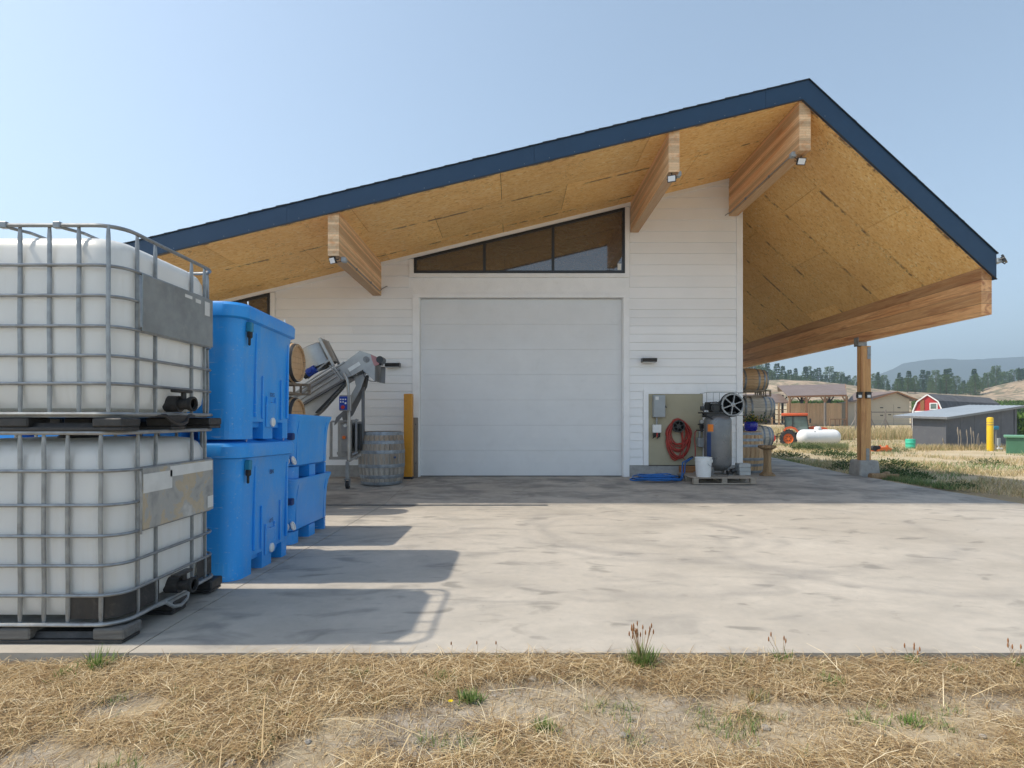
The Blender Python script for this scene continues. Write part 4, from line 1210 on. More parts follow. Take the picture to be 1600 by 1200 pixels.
m = MB(); m.bar(E(478, 925, -.03), E(560, 878, .1), .06, .05); m.cyl(E(515, 880, -.04), E(548, 862, .0), .035, 10); ep('outrigger', m, 'stainless_dark')
CASTERS = [(478, 925, 1110, -.03), (240, 905, 1100, .3), (60, 640, 1100, .2)]
def caster(x, ytop, ybot, dy):
    z1 = E(0, ytop).z; x_ = E(x, 0).x; zf = slab_z(Ye+dy)
    m = MB(); m.bbox(x_-.028, x_+.028, Ye+dy-.028, Ye+dy+.028, zf+.19, z1, .004, 1); lg = ep('stand_leg', m, 'rim_steel')
    m = MB(); m.box(x_-.05, x_+.05, Ye+dy-.05, Ye+dy+.05, zf+.165, zf+.189); m.box(x_-.04, x_-.032, Ye+dy-.03, Ye+dy+.05, zf+.05, zf+.165); m.box(x_+.032, x_+.04, Ye+dy-.03, Ye+dy+.05, zf+.05, zf+.165); ep('caster_fork', m, 'galv', lg)
    m = MB(); m.cyl((x_-.025, Ye+dy+.02, zf+.07), (x_+.025, Ye+dy+.02, zf+.07), .07, 18); ep('caster_wheel', m, 'rubber', lg, True)
for c_ in CASTERS: caster(*c_)

# amber bollard and the old board behind it
Yo = 11.2
zb_ = slab_z(Yo)
p0, p1 = at(632, 0, Yo).x, at(645, 0, Yo).x
t = thing('amber_bollard', 'square amber painted bollard beside the garage door', 'bollard', ((p0+p1)/2, Yo, zb_))
m = MB(); hw_ = (p1-p0)/2; m.bbox(-hw_, hw_, -.08, .08, 0, 1.72, .012, 2); m.build('tube', M['bollard'], t)
m = MB(); m.bbox(-hw_-.004, hw_+.004, -.084, .084, 0, .05, .004, 1); m.build('base_band', M['black'], t)
t = thing('old_board', 'short weathered grey board leaning behind the amber bollard', 'board', (at(648.5, 0, 11.45).x, 11.47, 0))
m = MB(); m.bbox(-.075, .05, -.05, .05, 0, 1.24, .006, 1); m.build('plank', M['old_post'], t)
for z in (.3, 1.1):
    m = MB(); m.cyl((.02, -.052, z), (.02, -.049, z), .01, 8); m.build('nail', M['black'], t)

# wall lamps
def wall_lamp(label, x, y_, loc=None):
    t = thing('wall_lamp', label, 'wall lamp', (at(x, y_, YW).x, YW, at(x, y_, YW).z))
    m = MB(); m.bbox(-.10, .10, -.04, .006, .01, .09, .006, 1); m.build('mount', M['trim'], t)
    m = MB(); m.prism([(-.20, .02), (-.03, .03), (-.03, -.06), (-.18, -.05)], -.15, .15, 'x'); hs = m.build('housing', M['black'], t)
    m = MB(); m.box(-.12, .12, -.17, -.05, -.062, -.057); m.build('lens', M['led'], hs)
    return t
wl = wall_lamp('black wall lamp left of the garage door, above the amber bollard', 615.5, 570)
wl2 = dup(wl, 'black wall lamp right of the garage door, above the tan panel', (at(1012, 562.5, YW).x, YW, at(1012, 562.5, YW).z))
# ------------------------------------------------------------------ floodlights under the roof
def floodlight(label, aim, loc, junction=None, cable=None, size=.13):
    t = thing('floodlight', label, 'floodlight', loc)
    d = Vector(aim).normalized(); q = d.to_track_quat('Z', 'Y').to_matrix().to_4x4()
    m = MB(); m.obox(q @ Matrix.Translation((0, 0, -.012)), size, size*.8, .03); m.obox(q @ Matrix.Translation((0, 0, -.035)), size*.7, size*.5, .02); h = m.build('lamp_body', M['black'], t)
    m = MB(); m.obox(q @ Matrix.Translation((0, 0, .0045)), size*.84, size*.62, .003); m.build('lens', M['led'], h)
    m = MB(); m.tube([q @ Vector((size*.54, 0, 0)), q @ Vector((size*.54, 0, -.07)), q @ Vector((-size*.54, 0, -.07)), q @ Vector((-size*.54, 0, 0))], .008, 6); m.build('bracket', M['black'], t)
    m = MB(); m.cyl(q @ Vector((0, 0, -.07)), (0, 0, .09) if junction is None or junction[2] > 0 else (0, 0, -.09), .008, 6); m.build('stem', M['black'], t)
    if junction:
        j = Vector(junction)
        m = MB(); m.bbox(j.x-.04, j.x+.04, j.y-.06, j.y+.04, j.z-.04, j.z+.04, .01, 1); m.build('junction_box', M['box_grey'], t)
        m = MB(); m.tube([j, j*.6+Vector((0, -.02, -.03)), j*.3+Vector((0, 0, -.03)), Vector((0, 0, 0))], .006, 6); m.build('lead', M['black'], t)
    return t
floodlight('black floodlight hanging under the leftmost roof beam end', (-.5, -.8, -.4), (-2.86, 8.80, 3.735), (.155, .12, .04))
floodlight('black floodlight under the end of the middle roof beam', (-.35, -.9, -.25), (2.535, 8.78, 5.03), (.15, .16, .13))
floodlight('black floodlight with a square lens under the ridge beam end', (.1, -.9, -.45), (4.66, 8.90, 5.36), (-.12, .05, .12), size=.14)
floodlight('floodlight fixed outside the right eave corner of the roof', (.6, -.6, .35), (7.76, 8.70, 3.74), (-.09, .05, -.03), size=.15)
for i, (x, lab) in enumerate(((1342.5, 'left'), (1356.5, 'right'))):
    p = at(x, 618, 11.85)
    t = thing('solar_lamp', 'small black framed solar lamp on the carport post, the %s of the pair' % lab, 'lamp', (p.x, 11.872, p.z))
    m = MB(); m.bbox(-.055, .055, -.06, .0, .02, .065, .006, 1); m.box(-.065, .065, -.075, -.005, .0655, .075); m.build('solar_panel', M['black'], t)
    m = MB(); m.prism([(-.055, .0), (-.05, -.06), (.05, -.06), (.055, .0), (.055, .0195), (-.055, .0195)], -.05, 0); h = m.build('lamp_body', M['black'], t)
    m = MB(); m.box(-.035, .035, -.052, -.0505, -.045, .012); m.build('lens', M['led'], h)
# conduits along the beams
def conduit(label, pts, r=.009):
    c = Vector(pts[0]); t = thing('conduit', label, 'conduit', c)
    m = MB(); m.tube([Vector(p)-c for p in pts], r, 6); m.build('pipe', M['galv'], t, smooth=True)
    for k in (.3, .7):
        p = Vector(pts[1]).lerp(Vector(pts[2]), k)-c
        m = MB(); m.box(p.x-.016, p.x+.016, p.y-.012, p.y+.012, p.z-.02, p.z+.02); m.build('clip', M['galv'], t)
conduit('thin grey conduit running along the leftmost roof beam to the wall', [(-2.73, 8.95, 3.80), (-2.735, 9.0, 3.84), (-2.735, 11.45, 3.86), (-2.70, 11.5, 3.92), (-2.62, 11.57, 3.99), (-2.62, 11.61, 3.99)])
conduit('thin grey conduit running along the lower edge of the ridge beam', [(4.55, 8.98, 5.49), (4.545, 9.05, 5.50), (4.545, 11.50, 5.50), (4.50, 11.56, 5.50), (4.46, 11.58, 5.47)])

# ------------------------------------------------------------------ service equipment on the wall
t = thing('switch_box', 'tall grey electrical switch box mounted on the tan panel', 'electrical box', (at(1028, 0, YW).x, YW-.002, at(0, 652, YW).z))
m = MB(); m.bbox(-.12, .12, -.13, 0, 0, .46, .006, 1); bx = m.build('enclosure', M['box_grey'], t)
m = MB(); m.box(-.112, .112, -.137, -.1305, .01, .45); m.build('cover', M['box_grey'], bx)
m = MB(); m.box(-.09, -.02, -.139, -.1372, .36, .43); m.build('label_plate', M['label'], bx)
m = MB(); m.bar((.125, -.06, .25), (.15, -.10, .20), .015, .02); m.cyl((.12, -.06, .25), (.13, -.06, .25), .02, 10); m.build('lever', M['black'], t)
m = MB(); m.cyl((-.04, -.06, -.17), (-.04, -.06, -.001), .02, 12); m.build('conduit_stub', M['galv'], t, smooth=True)
t = thing('outlet_box', 'small pale outlet box with black plugs, beneath the grey switch box', 'outlet', (at(1025, 0, YW).x, YW-.002, at(0, 676, YW).z))
m = MB(); m.bbox(-.085, .085, -.11, 0, 0, .17, .008, 1); m.build('cover', M['white_plastic'], t)
for x in (-.045, .045):
    m = MB(); m.cyl((x, -.07, -.001), (x-.02, -.10, -.08), .032, 12); m.cyl((x-.02, -.1, -.08), (x-.05, -.10, -.12), .012, 8); m.build('plug', M['rubber'], t, smooth=True)
m = MB(); m.cyl((0, -.09, -.001), (0, -.09, -.09), .018, 10); m.build('red_plug', M['red'], t, smooth=True)

# red hose on its hanger
hc = at(1058, 666, YW)
t = thing('hose_hanger', 'black round hose hanger screwed to the tan panel', 'hanger', (hc.x, YW, hc.z))
m = MB(); m.lathe([(.125, 0), (.125, .012), (.10, .012), (.10, 0)], 28, Matrix.Translation((0, -.02, 0)) @ Matrix.Rotation(R(90), 4, 'X')); m.lathe([(.13, .11), (.13, .12), (.105, .12), (.105, .11)], 28, Matrix.Rotation(R(90), 4, 'X')); m.build('rim', M['black'], t, smooth=True)
for k in range(6):
    a = k*math.pi/3+.3
    m = MB(); m.bar((0, -.10, 0), (.115*math.cos(a), -.10, .115*math.sin(a)), .025, .018); m.build('spoke', M['black'], t)
m = MB(); m.cyl((0, 0, 0), (0, -.12, 0), .045, 16); m.build('hub', M['black'], t, smooth=True)
t = thing('red_hose', 'red air hose coiled in many hanging loops on the black hanger', 'hose', (hc.x, YW, hc.z))
pts = []; rng = random.Random(3)
loops = 17
for L in range(loops):
    top = .15+rng.uniform(-.02, .02); bot = rng.uniform(.36, .70); wd = rng.uniform(.17, .275); cxo = rng.uniform(-.02, .03); yo = -.03-.012*(L % 6)
    if L in (2, 7): bot = .72; wd = .16; cxo = -.06
    for k in range(22):
        a = math.pi/2 + 2*math.pi*k/22
        cy_ = (top-bot)/2; ry = (top+bot)/2
        ww = wd*(1.0 if math.sin(a) < .1 else (.62+.38*(1-math.sin(a))))
        pts.append((cxo+ww*math.cos(a), yo-.01*math.sin(a*2), cy_+ry*math.sin(a)))
sm_ = []
for i in range(len(pts)):
    a_, b_, c_ = Vector(pts[max(i-1, 0)]), Vector(pts[i]), Vector(pts[min(i+1, len(pts)-1)]); sm_.append((a_+b_*2+c_)/4)
e = at(1083, 713, 11.45)-Vector((hc.x, YW, hc.z))
sm_ += [Vector((.10, -.09, -.66)), Vector((.16, -.1, -.72)), e]
m = MB(); m.tube(sm_, .012, 7); m.build('hose', M['hose_red'], t, smooth=True)
m = MB(); m.lathe([(.115, -.02), (.128, -.03), (.128, -.05), (.115, -.06)], 24, Matrix.Rotation(R(90), 4, 'X')); m.build('inner_coil', M['hose_red'], t, smooth=True)

# filter and regulator station
rc_ = at(1094, 690, YW)
t = thing('air_regulator', 'air filter and pressure regulator with a small grey box, mounted beside the compressor', 'regulator', (rc_.x, YW-.002, rc_.z))
m = MB(); m.bbox(-.085, .09, -.17, -.02, -.11, .08, .01, 1); m.build('drain_box', M['box_grey'], t)
m = MB(); m.cyl((-.045, -.1, .081), (-.045, -.1, .22), .022, 12); m.cyl((.045, -.1, .081), (.045, -.1, .20), .022, 12); m.build('filter_bowl', M['galv'], t, smooth=True)
m = MB(); m.tube([(-.12, -.09, .24), (.0, -.09, .24), (.10, -.09, .24)], .012, 8); m.tube([(-.08, -.09, .36), (.02, -.09, .38), (.10, -.09, .36)], .012, 8); m.cyl((0, -.09, .2), (0, -.09, .45), .03, 12); m.bbox(-.04, .05, -.13, -.05, .27, .36, .01, 1); m.build('valve_body', M['black'], t, smooth=True)
m = MB(); m.cyl((-.02, -.12, .42), (-.02, -.16, .42), .045, 18); m.build('gauge', M['galv'], t, smooth=True)
m = MB(); m.cyl((-.02, -.1605, .42), (-.02, -.163, .42), .038, 18); m.build('gauge_face', M['label'], t)
m = MB(); m.tube([(-.10, -.09, .24), (-.14, -.10, .20), (-.155, -.11, .05), (-.14, -.12, -.15), (-.15, -.13, -.33)], .011, 7); m.build('drop_hose', M['hose_red'], t, smooth=True)

# ------------------------------------------------------------------ pallet with compressor
pz = slab_z(10.7)
PX0, PX1, PY0, PY1 = 3.42, 4.60, 10.42, 11.40
t = thing('pallet', 'weathered wooden pallet on the concrete under the compressor', 'pallet', ((PX0+PX1)/2, PY0, pz), rx=0)
L_ = PX1-PX0
for y in (0.0, .46, .90):
    for x in (-L_/2, -.05, L_/2-.1):
        m = MB(); m.bbox(x, x+.10, y, y+.09, .02, .105, .004, 1); m.build('block', M['pallet'], t)
    m = MB(); m.box(-L_/2, L_/2, y, y+.09, .0, .0195); m.build('bottom_board', M['pallet'], t)
for k in range(8):
    y = .0+k*.126; m = MB(); m.bbox(-L_/2-.01, L_/2+.01, y, y+.10, .106, .126, .003, 1); m.build('deck_board', M['pallet'], t)
ptop = pz+.126
t = thing('air_compressor', 'upright dark grey air compressor tank with a large spoked flywheel and pump on top', 'compressor', (4.10, 11.02, ptop))
zb2, zt2, rr = .13, 1.16, .262
prof = [(0, zb2-.06), (.12, zb2-.05), (.2, zb2-.015), (rr-.01, zb2+.05), (rr, zb2+.09), (rr, zt2-.09), (rr-.01, zt2-.05), (.2, zt2+.015), (.12, zt2+.045), (0, zt2+.055)]
m = MB(); m.lathe(prof, 40); m.build('tank', M['comp'], t, smooth=True)
for a in (45, 135, 225, 315):
    ca, sa = math.cos(R(a)), math.sin(R(a)); m = MB(); m.bar((ca*.21, sa*.21, zb2+.12), (ca*.25, sa*.25, 0.0), .06, .02, (ca, sa, 0)); m.bbox(ca*.25-.045, ca*.25+.045, sa*.25-.045, sa*.25+.045, 0, .015, .004, 1); m.build('leg', M['galv'], t)
m = MB(); m.bbox(-.34, .30, -.17, .17, 1.215, 1.245, .006, 1); m.box(-.26, .22, -.15, -.13, 1.14, 1.2149); m.box(-.26, .22, .13, .15, 1.14, 1.2149); m.build('top_plate', M['black'], t)
# pump
m = MB(); m.bbox(-.16, -.02, -.10, .10, 1.246, 1.36, .015); m.cyl((-.09, -.12, 1.33), (-.09, .10, 1.33), .085, 18); pu = m.build('pump', M['black'], t, smooth=True)
for i in range(7):
    m = MB(); m.obox(Matrix.Translation((-.19-.0, 0, 0)) @ Matrix.Translation((0, 0, 1.30+.018*i)), .17, .17, .007); m.build('cooling_fin', M['rubber'], pu)
m = MB(); m.cyl((-.20, 0, 1.28), (-.20, 0, 1.44), .055, 16); m.cyl((-.09, -.125, 1.33), (-.09, -.15, 1.33), .05, 16); m.bbox(-.36, -.28, -.09, -.01, 1.27, 1.36, .012); m.build('cylinder_head', M['black'], pu, smooth=True)
m = MB(); m.tube([(-.26, -.05, 1.40), (-.33, -.08, 1.30), (-.30, -.12, 1.2), (-.24, -.18, 1.14), (-.18, -.22, 1.10)], .011, 8); m.tube([(-.2, -.06, 1.43), (-.08, -.16, 1.44), (.02, -.18, 1.36)], .010, 8); m.build('copper_line', M['black'], t, smooth=True)
# motor and flywheel
m = MB(); m.cyl((-.02, -.09, 1.34), (-.02, .15, 1.34), .10, 20); m.build('motor', M['galv'], t, smooth=True)
fc = Vector((.235, -.15, 1.385)); fr_ = .225
m = MB(); Q = Matrix.Translation(fc) @ Matrix.Rotation(R(90), 4, 'X')
m.lathe([(fr_-.03, -.025), (fr_, -.025), (fr_, .025), (fr_-.03, .025), (fr_-.03, -.025)], 40, Q); fw = m.build('flywheel_rim', M['flywheel'], t, smooth=True)
m = MB(); m.lathe([(.045, -.03), (.045, .035), (.02, .04), (0, .04)], 20, Q); m.build('hub', M['flywheel'], fw, smooth=True)
for k in range(6):
    a = k*math.pi/3+.35; m = MB()
    m.bar(fc+Vector((.03*math.cos(a), -.005, .03*math.sin(a))), fc+Vector(((fr_-.025)*math.cos(a), -.005, (fr_-.025)*math.sin(a))), .02, .045, (0, 1, 0)); m.build('spoke', M['flywheel'], fw)
m = MB(); m.lathe([(0, -.05), (fr_+.015, -.05), (fr_+.015, -.045), (0, -.045)], 36, Q); m.add([(-.02, .06-.15, 1.25), (.235, .06-.15, 1.16), (.235, .06-.15, 1.61), (-.02, .06-.15, 1.45)], [(0,1,2,3)]); m.build('belt_guard', M['black'], t)
m = MB(); m.tube([fc+Vector((-.05, .0, fr_-.008)), (-.02, -.15, 1.425)], .012, 6); m.tube([fc+Vector((-.05, 0, -fr_+.008)), (-.02, -.15, 1.255)], .012, 6); m.build('belt', M['rubber'], t)
# wire cage round the flywheel
W0, W1, H0, H1 = -.30, .47, 1.17, 1.62
m = MB()
for z in (H0, H1): m.bar((W0, -.22, z), (W1, -.22, z), .007, .007); m.bar((W1, -.22, z), (W1, .15, z), .007, .007); m.bar((W0, -.22, z), (W0, .15, z), .007, .007)
for x in (W0, -.17, -.05, .45): m.bar((x, -.222, H0), (x, -.222, H1), .005, .005)
m.bar((W1, -.22, H0), (W1, -.22, H1), .007, .007); m.bar((W1, .15, H0), (W1, .15, H1), .007, .007)
m.build('wire_guard', M['black'], t)
m = MB(); m.lathe([(rr+.002, .86), (rr+.002, 1.0)], 8, None, R(205), R(232)); m.build('orange_sticker', M['orange_sticker'], t)
m = MB(); m.lathe([(rr+.002, .30), (rr+.002, .84)], 8, None, R(200), R(222)); m.build('warning_strip', M['ink'], t)
m = MB(); m.bbox(.14, .24, -.20, -.05, .01, .09, .01, 1); m.cyl((.2, -.18, .08), (.28, -.18, .10), .05, 12); m.build('drain_valve', M['black'], t, smooth=True)

t = thing('bucket', 'white plastic bucket with a wire handle standing on the pallet', 'bucket', (at(1098.5, 0, 10.62).x, 10.60, ptop))
m = MB(); m.lathe([(0, .004), (.130, .004), (.135, .0), (.152, .30), (.158, .30), (.158, .315), (.153, .32), (.155, .355), (.160, .355), (.160, .372), (.152, .375), (.148, .36), (.128, .01), (0, .01)], 36); m.build('pail', M['white_plastic'], t, smooth=True)
m = MB(); m.tube([(-.02, -.158, .29)] and [(.155*math.cos(a), .155*math.sin(a)-.0, .30-.16*math.sin((a-R(-95))/R(110)*math.pi)*.6) for a in np.linspace(R(-80), R(20), 10)], .0035, 6); m.build('wire_handle', M['galv'], t, smooth=True)
m = MB(); m.bbox(.145, .175, -.02, .03, .27, .33, .006, 1); m.build('handle_ear', M['white_plastic'], t)

t0 = thing('paver_block', 'pale grey paver block lying under another at the pallet end', 'block', (4.56, 10.95, ptop))
m = MB(); m.bbox(-.10, .12, -.12, .12, 0, .075, .006, 1); m.build('block', M['cinder'], t0)
dup(t0, 'pale grey paver block stacked on another at the pallet end', (4.555, 10.955, ptop+.0765), .03)
dup(t0, 'pale grey paver block topmost of three at the pallet end', (4.56, 10.95, ptop+.153), -.04)
t = thing('wood_offcut', 'brown wooden offcut lying against the foundation at the left of the pallet', 'wood block', (at(1078, 0, 11.3).x, 11.42, slab_z(11.3)))
m = MB(); m.bbox(-.18, .18, -.045, .045, 0.13, .24, .006, 1); m.bbox(-.18, .10, -.045, .045, 0, .129, .006, 1); m.build('timber', M['brown_wood'], t)
t = thing('stick', 'thin stick lying across the pallet beneath the compressor', 'stick', (3.98, 10.62, ptop))
m = MB(); m.tube([(-.12, 0.04, .012), (.0, .01, .02), (.16, -.04, .012)], .012, 6); m.build('twig', M['old_post'], t)

# blue hose
bc = Vector((at(1026, 0, 10.95).x, 10.93, slab_z(10.93)))
t = thing('blue_hose', 'blue hose in a flat coil on the concrete by the foundation', 'hose', bc)
pts = []; rng = random.Random(11)
for L in range(8):
    ra = rng.uniform(.28, .50); rb_ = ra*rng.uniform(.55, .80); ox, oy = rng.uniform(-.05, .05), rng.uniform(-.05, .05)
    if L == 0: ra, rb_, ox = .52, .16, -.02
    for k in range(26):
        a = 2*math.pi*k/26+.4
        pts.append(Vector((ox+ra*math.cos(a), oy+rb_*math.sin(a), .014+.011*L+.012*(1+math.sin(3*a+L*1.7)))))
pts = [(pts[max(i-1, 0)]+pts[i]*2+pts[min(i+1, len(pts)-1)])/4 for i in range(len(pts))]
end = Vector((at(1080, 0, 11.42).x, 11.45, at(0, 716, 11.42).z))-bc
pts += [Vector((.50, .05, .06)), Vector((.56, .2, .14)), end*.75+Vector((0, 0, .02)), end]
m = MB(); m.tube(pts, .0135, 7); m.build('hose', M['hose_blue'], t, smooth=True)
m = MB(); m.tube([Vector((.46, -.02, .05)), Vector((.58, .1, .16)), end*.86-Vector((.02, 0, .04)), end+Vector((.05, 0, .02))], .0125, 7); m.build('hose_tail', M['hose_blue'], t, smooth=True)
m = MB(); m.cyl(Vector((.43, -.05, .05)), Vector((.43, -.05, .11)), .022, 10); m.cyl(end-Vector((.06, 0, .03)), end+Vector((.04, 0, .03)), .022, 10); m.build('coupling', M['black'], t, smooth=True)

# ------------------------------------------------------------------ barrels in the carport
bq = barrel_proto('carport_barrel', 'tan oak barrel with a black end hoop, top tier in the carport beyond the corner', .95, .28, .345, 'oak', 'hoop', 'head', 22, 'x', (.02, .13, .30, .70, .87, .975), .028)
bq['group'] = 'barrels stacked in the carport'
bq.location = (6.22, 15.7, 2.30)
q = dup(bq, 'greyed oak barrel with grey hoops, middle tier in the carport beyond the corner', (6.40, 15.7, 1.53))
for c in q.children:
    if c.name.startswith('stave'):
        if c.data.users > 22 and 'grey_stave' not in KIDS:
            me = c.data.copy(); me.materials.clear(); me.materials.append(M['grey_oak_x']); KIDS['grey_stave'] = me
        c.data = KIDS['grey_stave']
q2 = dup(q, 'greyed oak barrel on the lowest tier in the carport, half behind the planter barrel', (6.36, 15.7, .70))
barrel_rack('steel cradle under the top tan barrel in the carport', 6.15, 7.2, 15.35, 16.05, 1.99, .34, 'steel cradles of the carport barrels', .14)
barrel_rack('steel cradle under the middle grey barrel in the carport', 6.15, 7.2, 15.35, 16.05, 1.20, .34, 'steel cradles of the carport barrels', .12)
t = barrel_rack('steel cradle under the lowest grey barrel in the carport', 6.15, 7.2, 15.35, 16.05, .36, .34, 'steel cradles of the carport barrels', .32)

pb = barrel_proto('planter_barrel', 'tan oak barrel standing upright with a blue flower pot on it', .93, .33, .385, 'oak_up', 'hoop', 'white', 24, 'z', (.035, .20, .34, .66, .80, .95), .03)
pb.location = (5.33, 12.62, slab_z(12.62))
pp = at(1174, 677, 12.5)
t = thing('flower_pot', 'glossy cobalt blue pot with yellow flowers standing on the upright barrel', 'flower pot', (pp.x, 12.52, slab_z(12.6)+.935))
m = MB(); m.lathe([(0, 0), (.10, 0), (.135, .04), (.15, .12), (.14, .18), (.15, .20), (.155, .215), (.14, .215), (.125, .18), (0, .17)], 28); m.build('pot', M['pot'], t, smooth=True)

# leafy meshes with a random tint for every leaf
def leaf_mesh(name, leaves, mat='foliage'):
    """leaves: list of (centre, direction, side, length, width, colour)"""
    vs = []; fs = []; cols = []
    for c, d, s, L, W_, col in leaves:
        o = len(vs)
        vs += [tuple(c), tuple(c+d*L*.5+s*W_*.5), tuple(c+d*L), tuple(c+d*L*.5-s*W_*.5)]
        fs.append((o, o+1, o+2, o+3)); cols.append(col)
    me = bpy.data.meshes.new(name); me.from_pydata(vs, [], fs); me.materials.append(M[mat])
    a = me.color_attributes.new('tint', 'FLOAT_COLOR', 'CORNER')
    arr = np.ones((len(fs)*4, 4), np.float32); arr[:, :3] = np.repeat(np.array(cols, np.float32), 4, 0)
    a.data.foreach_set('color', arr.ravel())
    return me
def rdir(rng, up=.0):
    v = Vector((rng.gauss(0, 1), rng.gauss(0, 1), rng.gauss(0, 1)+up)); return v.normalized()
GREENS = [(.05, .095, .025), (.075, .12, .035), (.04, .075, .02), (.10, .15, .05)]
rng = random.Random(5); lv = []
for k in range(420):
    a = rng.uniform(0, 6.28); r = abs(rng.gauss(0, .13)); h = .20+abs(rng.gauss(0, .07))
    d = rdir(rng, .6); s = d.cross(rdir(rng)).normalized()
    yel = rng.random() < .28
    lv.append((Vector((r*1.5*math.cos(a), r*math.sin(a), h)), d, s, .06 if not yel else .035, .03, rng.choice([(.7, .45, .03), (.6, .5, .05), (.55, .2, .03)]) if yel else rng.choice(GREENS)))
link('flowers', leaf_mesh('flowers', lv), t)

pd = Vector((at(1199, 0, 11.85).x, 11.85, slab_z(11.85)))
t = thing('log_pedestal', 'rustic wooden log pedestal table with a round top by the barrel', 'pedestal', pd)
def wob_ring(r, z, n=20, amp=.1, seed=0):
    rg = random.Random(seed); k = [rg.uniform(-1, 1) for _ in range(6)]
    return [(r*(1+amp*sum(k[j]*math.sin((j+2)*2*math.pi*i/n+j) for j in range(3))/1.5)*math.cos(2*math.pi*i/n), r*(1+amp*sum(k[j]*math.sin((j+2)*2*math.pi*i/n+j) for j in range(3))/1.5)*math.sin(2*math.pi*i/n), z) for i in range(n)]
m = MB(); m.loft([wob_ring(.085, .06, 20, .18, 1), wob_ring(.07, .2, 20, .2, 1), wob_ring(.065, .4, 20, .2, 1), wob_ring(.08, .56, 20, .2, 1)]); m.build('column', M['log'], t, smooth=True)
m = MB(); m.loft([wob_ring(.11, .555, 20, .15, 2), wob_ring(.19, .60, 20, .1, 2), wob_ring(.19, .645, 20, .1, 2)]); m.build('top', M['log'], t, smooth=False)
m = MB(); m.loft([wob_ring(.16, 0, 20, .12, 3), wob_ring(.15, .03, 20, .12, 3), wob_ring(.085, .08, 20, .15, 3)]); m.build('base', M['log'], t, smooth=False)

# log pieces and rocks at the carport footing
for i, (x, y, z, rz, l, r, lab) in enumerate(((7.62, 11.52, .06, 8, .34, .075, 'short brown log lying against the carport footing, nearest the camera'), (7.95, 11.6, .05, -25, .28, .06, 'short split log at the right of the carport footing'), (7.98, 11.78, .07, 50, .25, .07, 'stubby log end behind the split log by the footing'))):
    t = thing('log', lab, 'log', (x, y, gz(x, y)+z), R(rz))
    m = MB(); rings = []
    for s in np.linspace(-l/2, l/2, 5):
        rings.append([(s, q[0]*(1-.15*abs(s/l)), q[1]) for q in [(p[0], p[1]) for p in wob_ring(r, 0, 12, .15, i)]])
    m.loft(rings); m.build('wood', M['log'], t)
# ------------------------------------------------------------------ yard: tractor, tank, sheds, barns
def base(px, py, Y, dz=0):
    p = at(px, py, Y); return Vector((p.x, Y, gz(p.x, Y)+dz))

# tractor, facing right
tb = base(1243, 697, 39); tb.z = 1.22-43*39/864+.0
t = thing('tractor', 'orange compact tractor with a glass cab and orange wheels in the yard', 'tractor', tb, R(-27))
t.scale = (.9, 1, 1)
k_ = 864/39
def T(px, py, dy=0): return Vector(((px-1243)/k_, dy, (697-py)/k_))
def wheel(name, c, r, w):
    wt = None
    m = MB(); Q = Matrix.Translation(c) @ Matrix.Rotation(R(90), 4, 'X')
    m.lathe([(r*.58, -w/2), (r*.9, -w/2), (r, -w*.35), (r, w*.35), (r*.9, w/2), (r*.58, w/2), (r*.58, -w/2)], 32, Q); wt = m.build(name, M['tread'], t, smooth=True)
    m = MB()
    for k in range(18):
        a = k*2*math.pi/18
        for s in (-1, 1):
            u = Vector((math.cos(a), 0, math.sin(a))); v = Vector((math.cos(a+.17), 0, math.sin(a+.17)))
            m.bar(c+u*r+Vector((0, s*w*.47, 0)), c+v*r*1.0+Vector((0, s*.01, 0)), .05, .06, u)
    m.build('tread_lug', M['tread'], wt)
    m = MB(); m.lathe([(r*.68, -w*.52), (r*.68, w*.42), (r*.60, w*.42), (r*.5, w*.15), (r*.16, w*.1), (r*.16, w*.3), (0, w*.3)], 28, Q); m.build('wheel_disc', M['orange'], wt, smooth=True)
    for k in range(6):
        a = k*math.pi/3; m = MB(); m.cyl(c+Vector((.28*r*math.cos(a), -w*.11, .28*r*math.sin(a))), c+Vector((.28*r*math.cos(a), -w*.16, .28*r*math.sin(a))), .03, 6); m.build('wheel_nut', M['black'], wt)
wheel('rear_wheel', T(1232, 685, -.55), .60, .40); wheel('rear_wheel', T(1232, 685, .65), .60, .40)
wheel('front_wheel', T(1276, 689.5, -.5), .36, .26); wheel('front_wheel', T(1276, 689.5, .6), .36, .26)
m = MB(); m.prism([(p.x, p.z) for p in (T(1236, 690), T(1236, 678), T(1262, 670), T(1292, 674), T(1292, 684), T(1262, 688))], -.3, .4); m.build('chassis', M['black'], t)
m = MB(); m.prism([(p.x, p.z) for p in (T(1263, 681), T(1263, 667), T(1270, 665.5), T(1290, 668), T(1293, 673), T(1293, 681))], -.33, .43); m.build('bonnet', M['tractor'], t)
m = MB(); pts = [T(1224, 672), T(1228, 667.5), T(1236, 666), T(1243, 668), T(1249, 675), T(1247, 676.5), T(1241, 670.5), T(1236, 669), T(1230, 670), T(1226, 674)]
for d0, d1 in ((-.75, -.35), (.45, .85)): m.prism([(p.x, p.z) for p in pts], d0, d1)
m.build('mudguard', M['tractor'], t)
cabp = [T(1226.5, 667), T(1225.5, 650.5), T(1260, 650.5), T(1263, 672), T(1248, 673), T(1240, 668)]
m = MB(); m.prism([(p.x, p.z) for p in cabp], -.58, .68); cb_ = m.build('cab_glass', M['cab_glass'], t)
m = MB()
for d in (-.6, .70):
    for a, b in ((T(1225.5, 650.5), T(1227, 668)), (T(1239, 650.5), T(1238.5, 668)), (T(1260, 650.5), T(1263, 673)), (T(1238.5, 668), T(1249, 674)), (T(1249, 674), T(1263, 673)), (T(1225.5, 650.8), T(1260, 650.8))):
        m.bar(a+Vector((0, d, 0)), b+Vector((0, d, 0)), .06, .06)
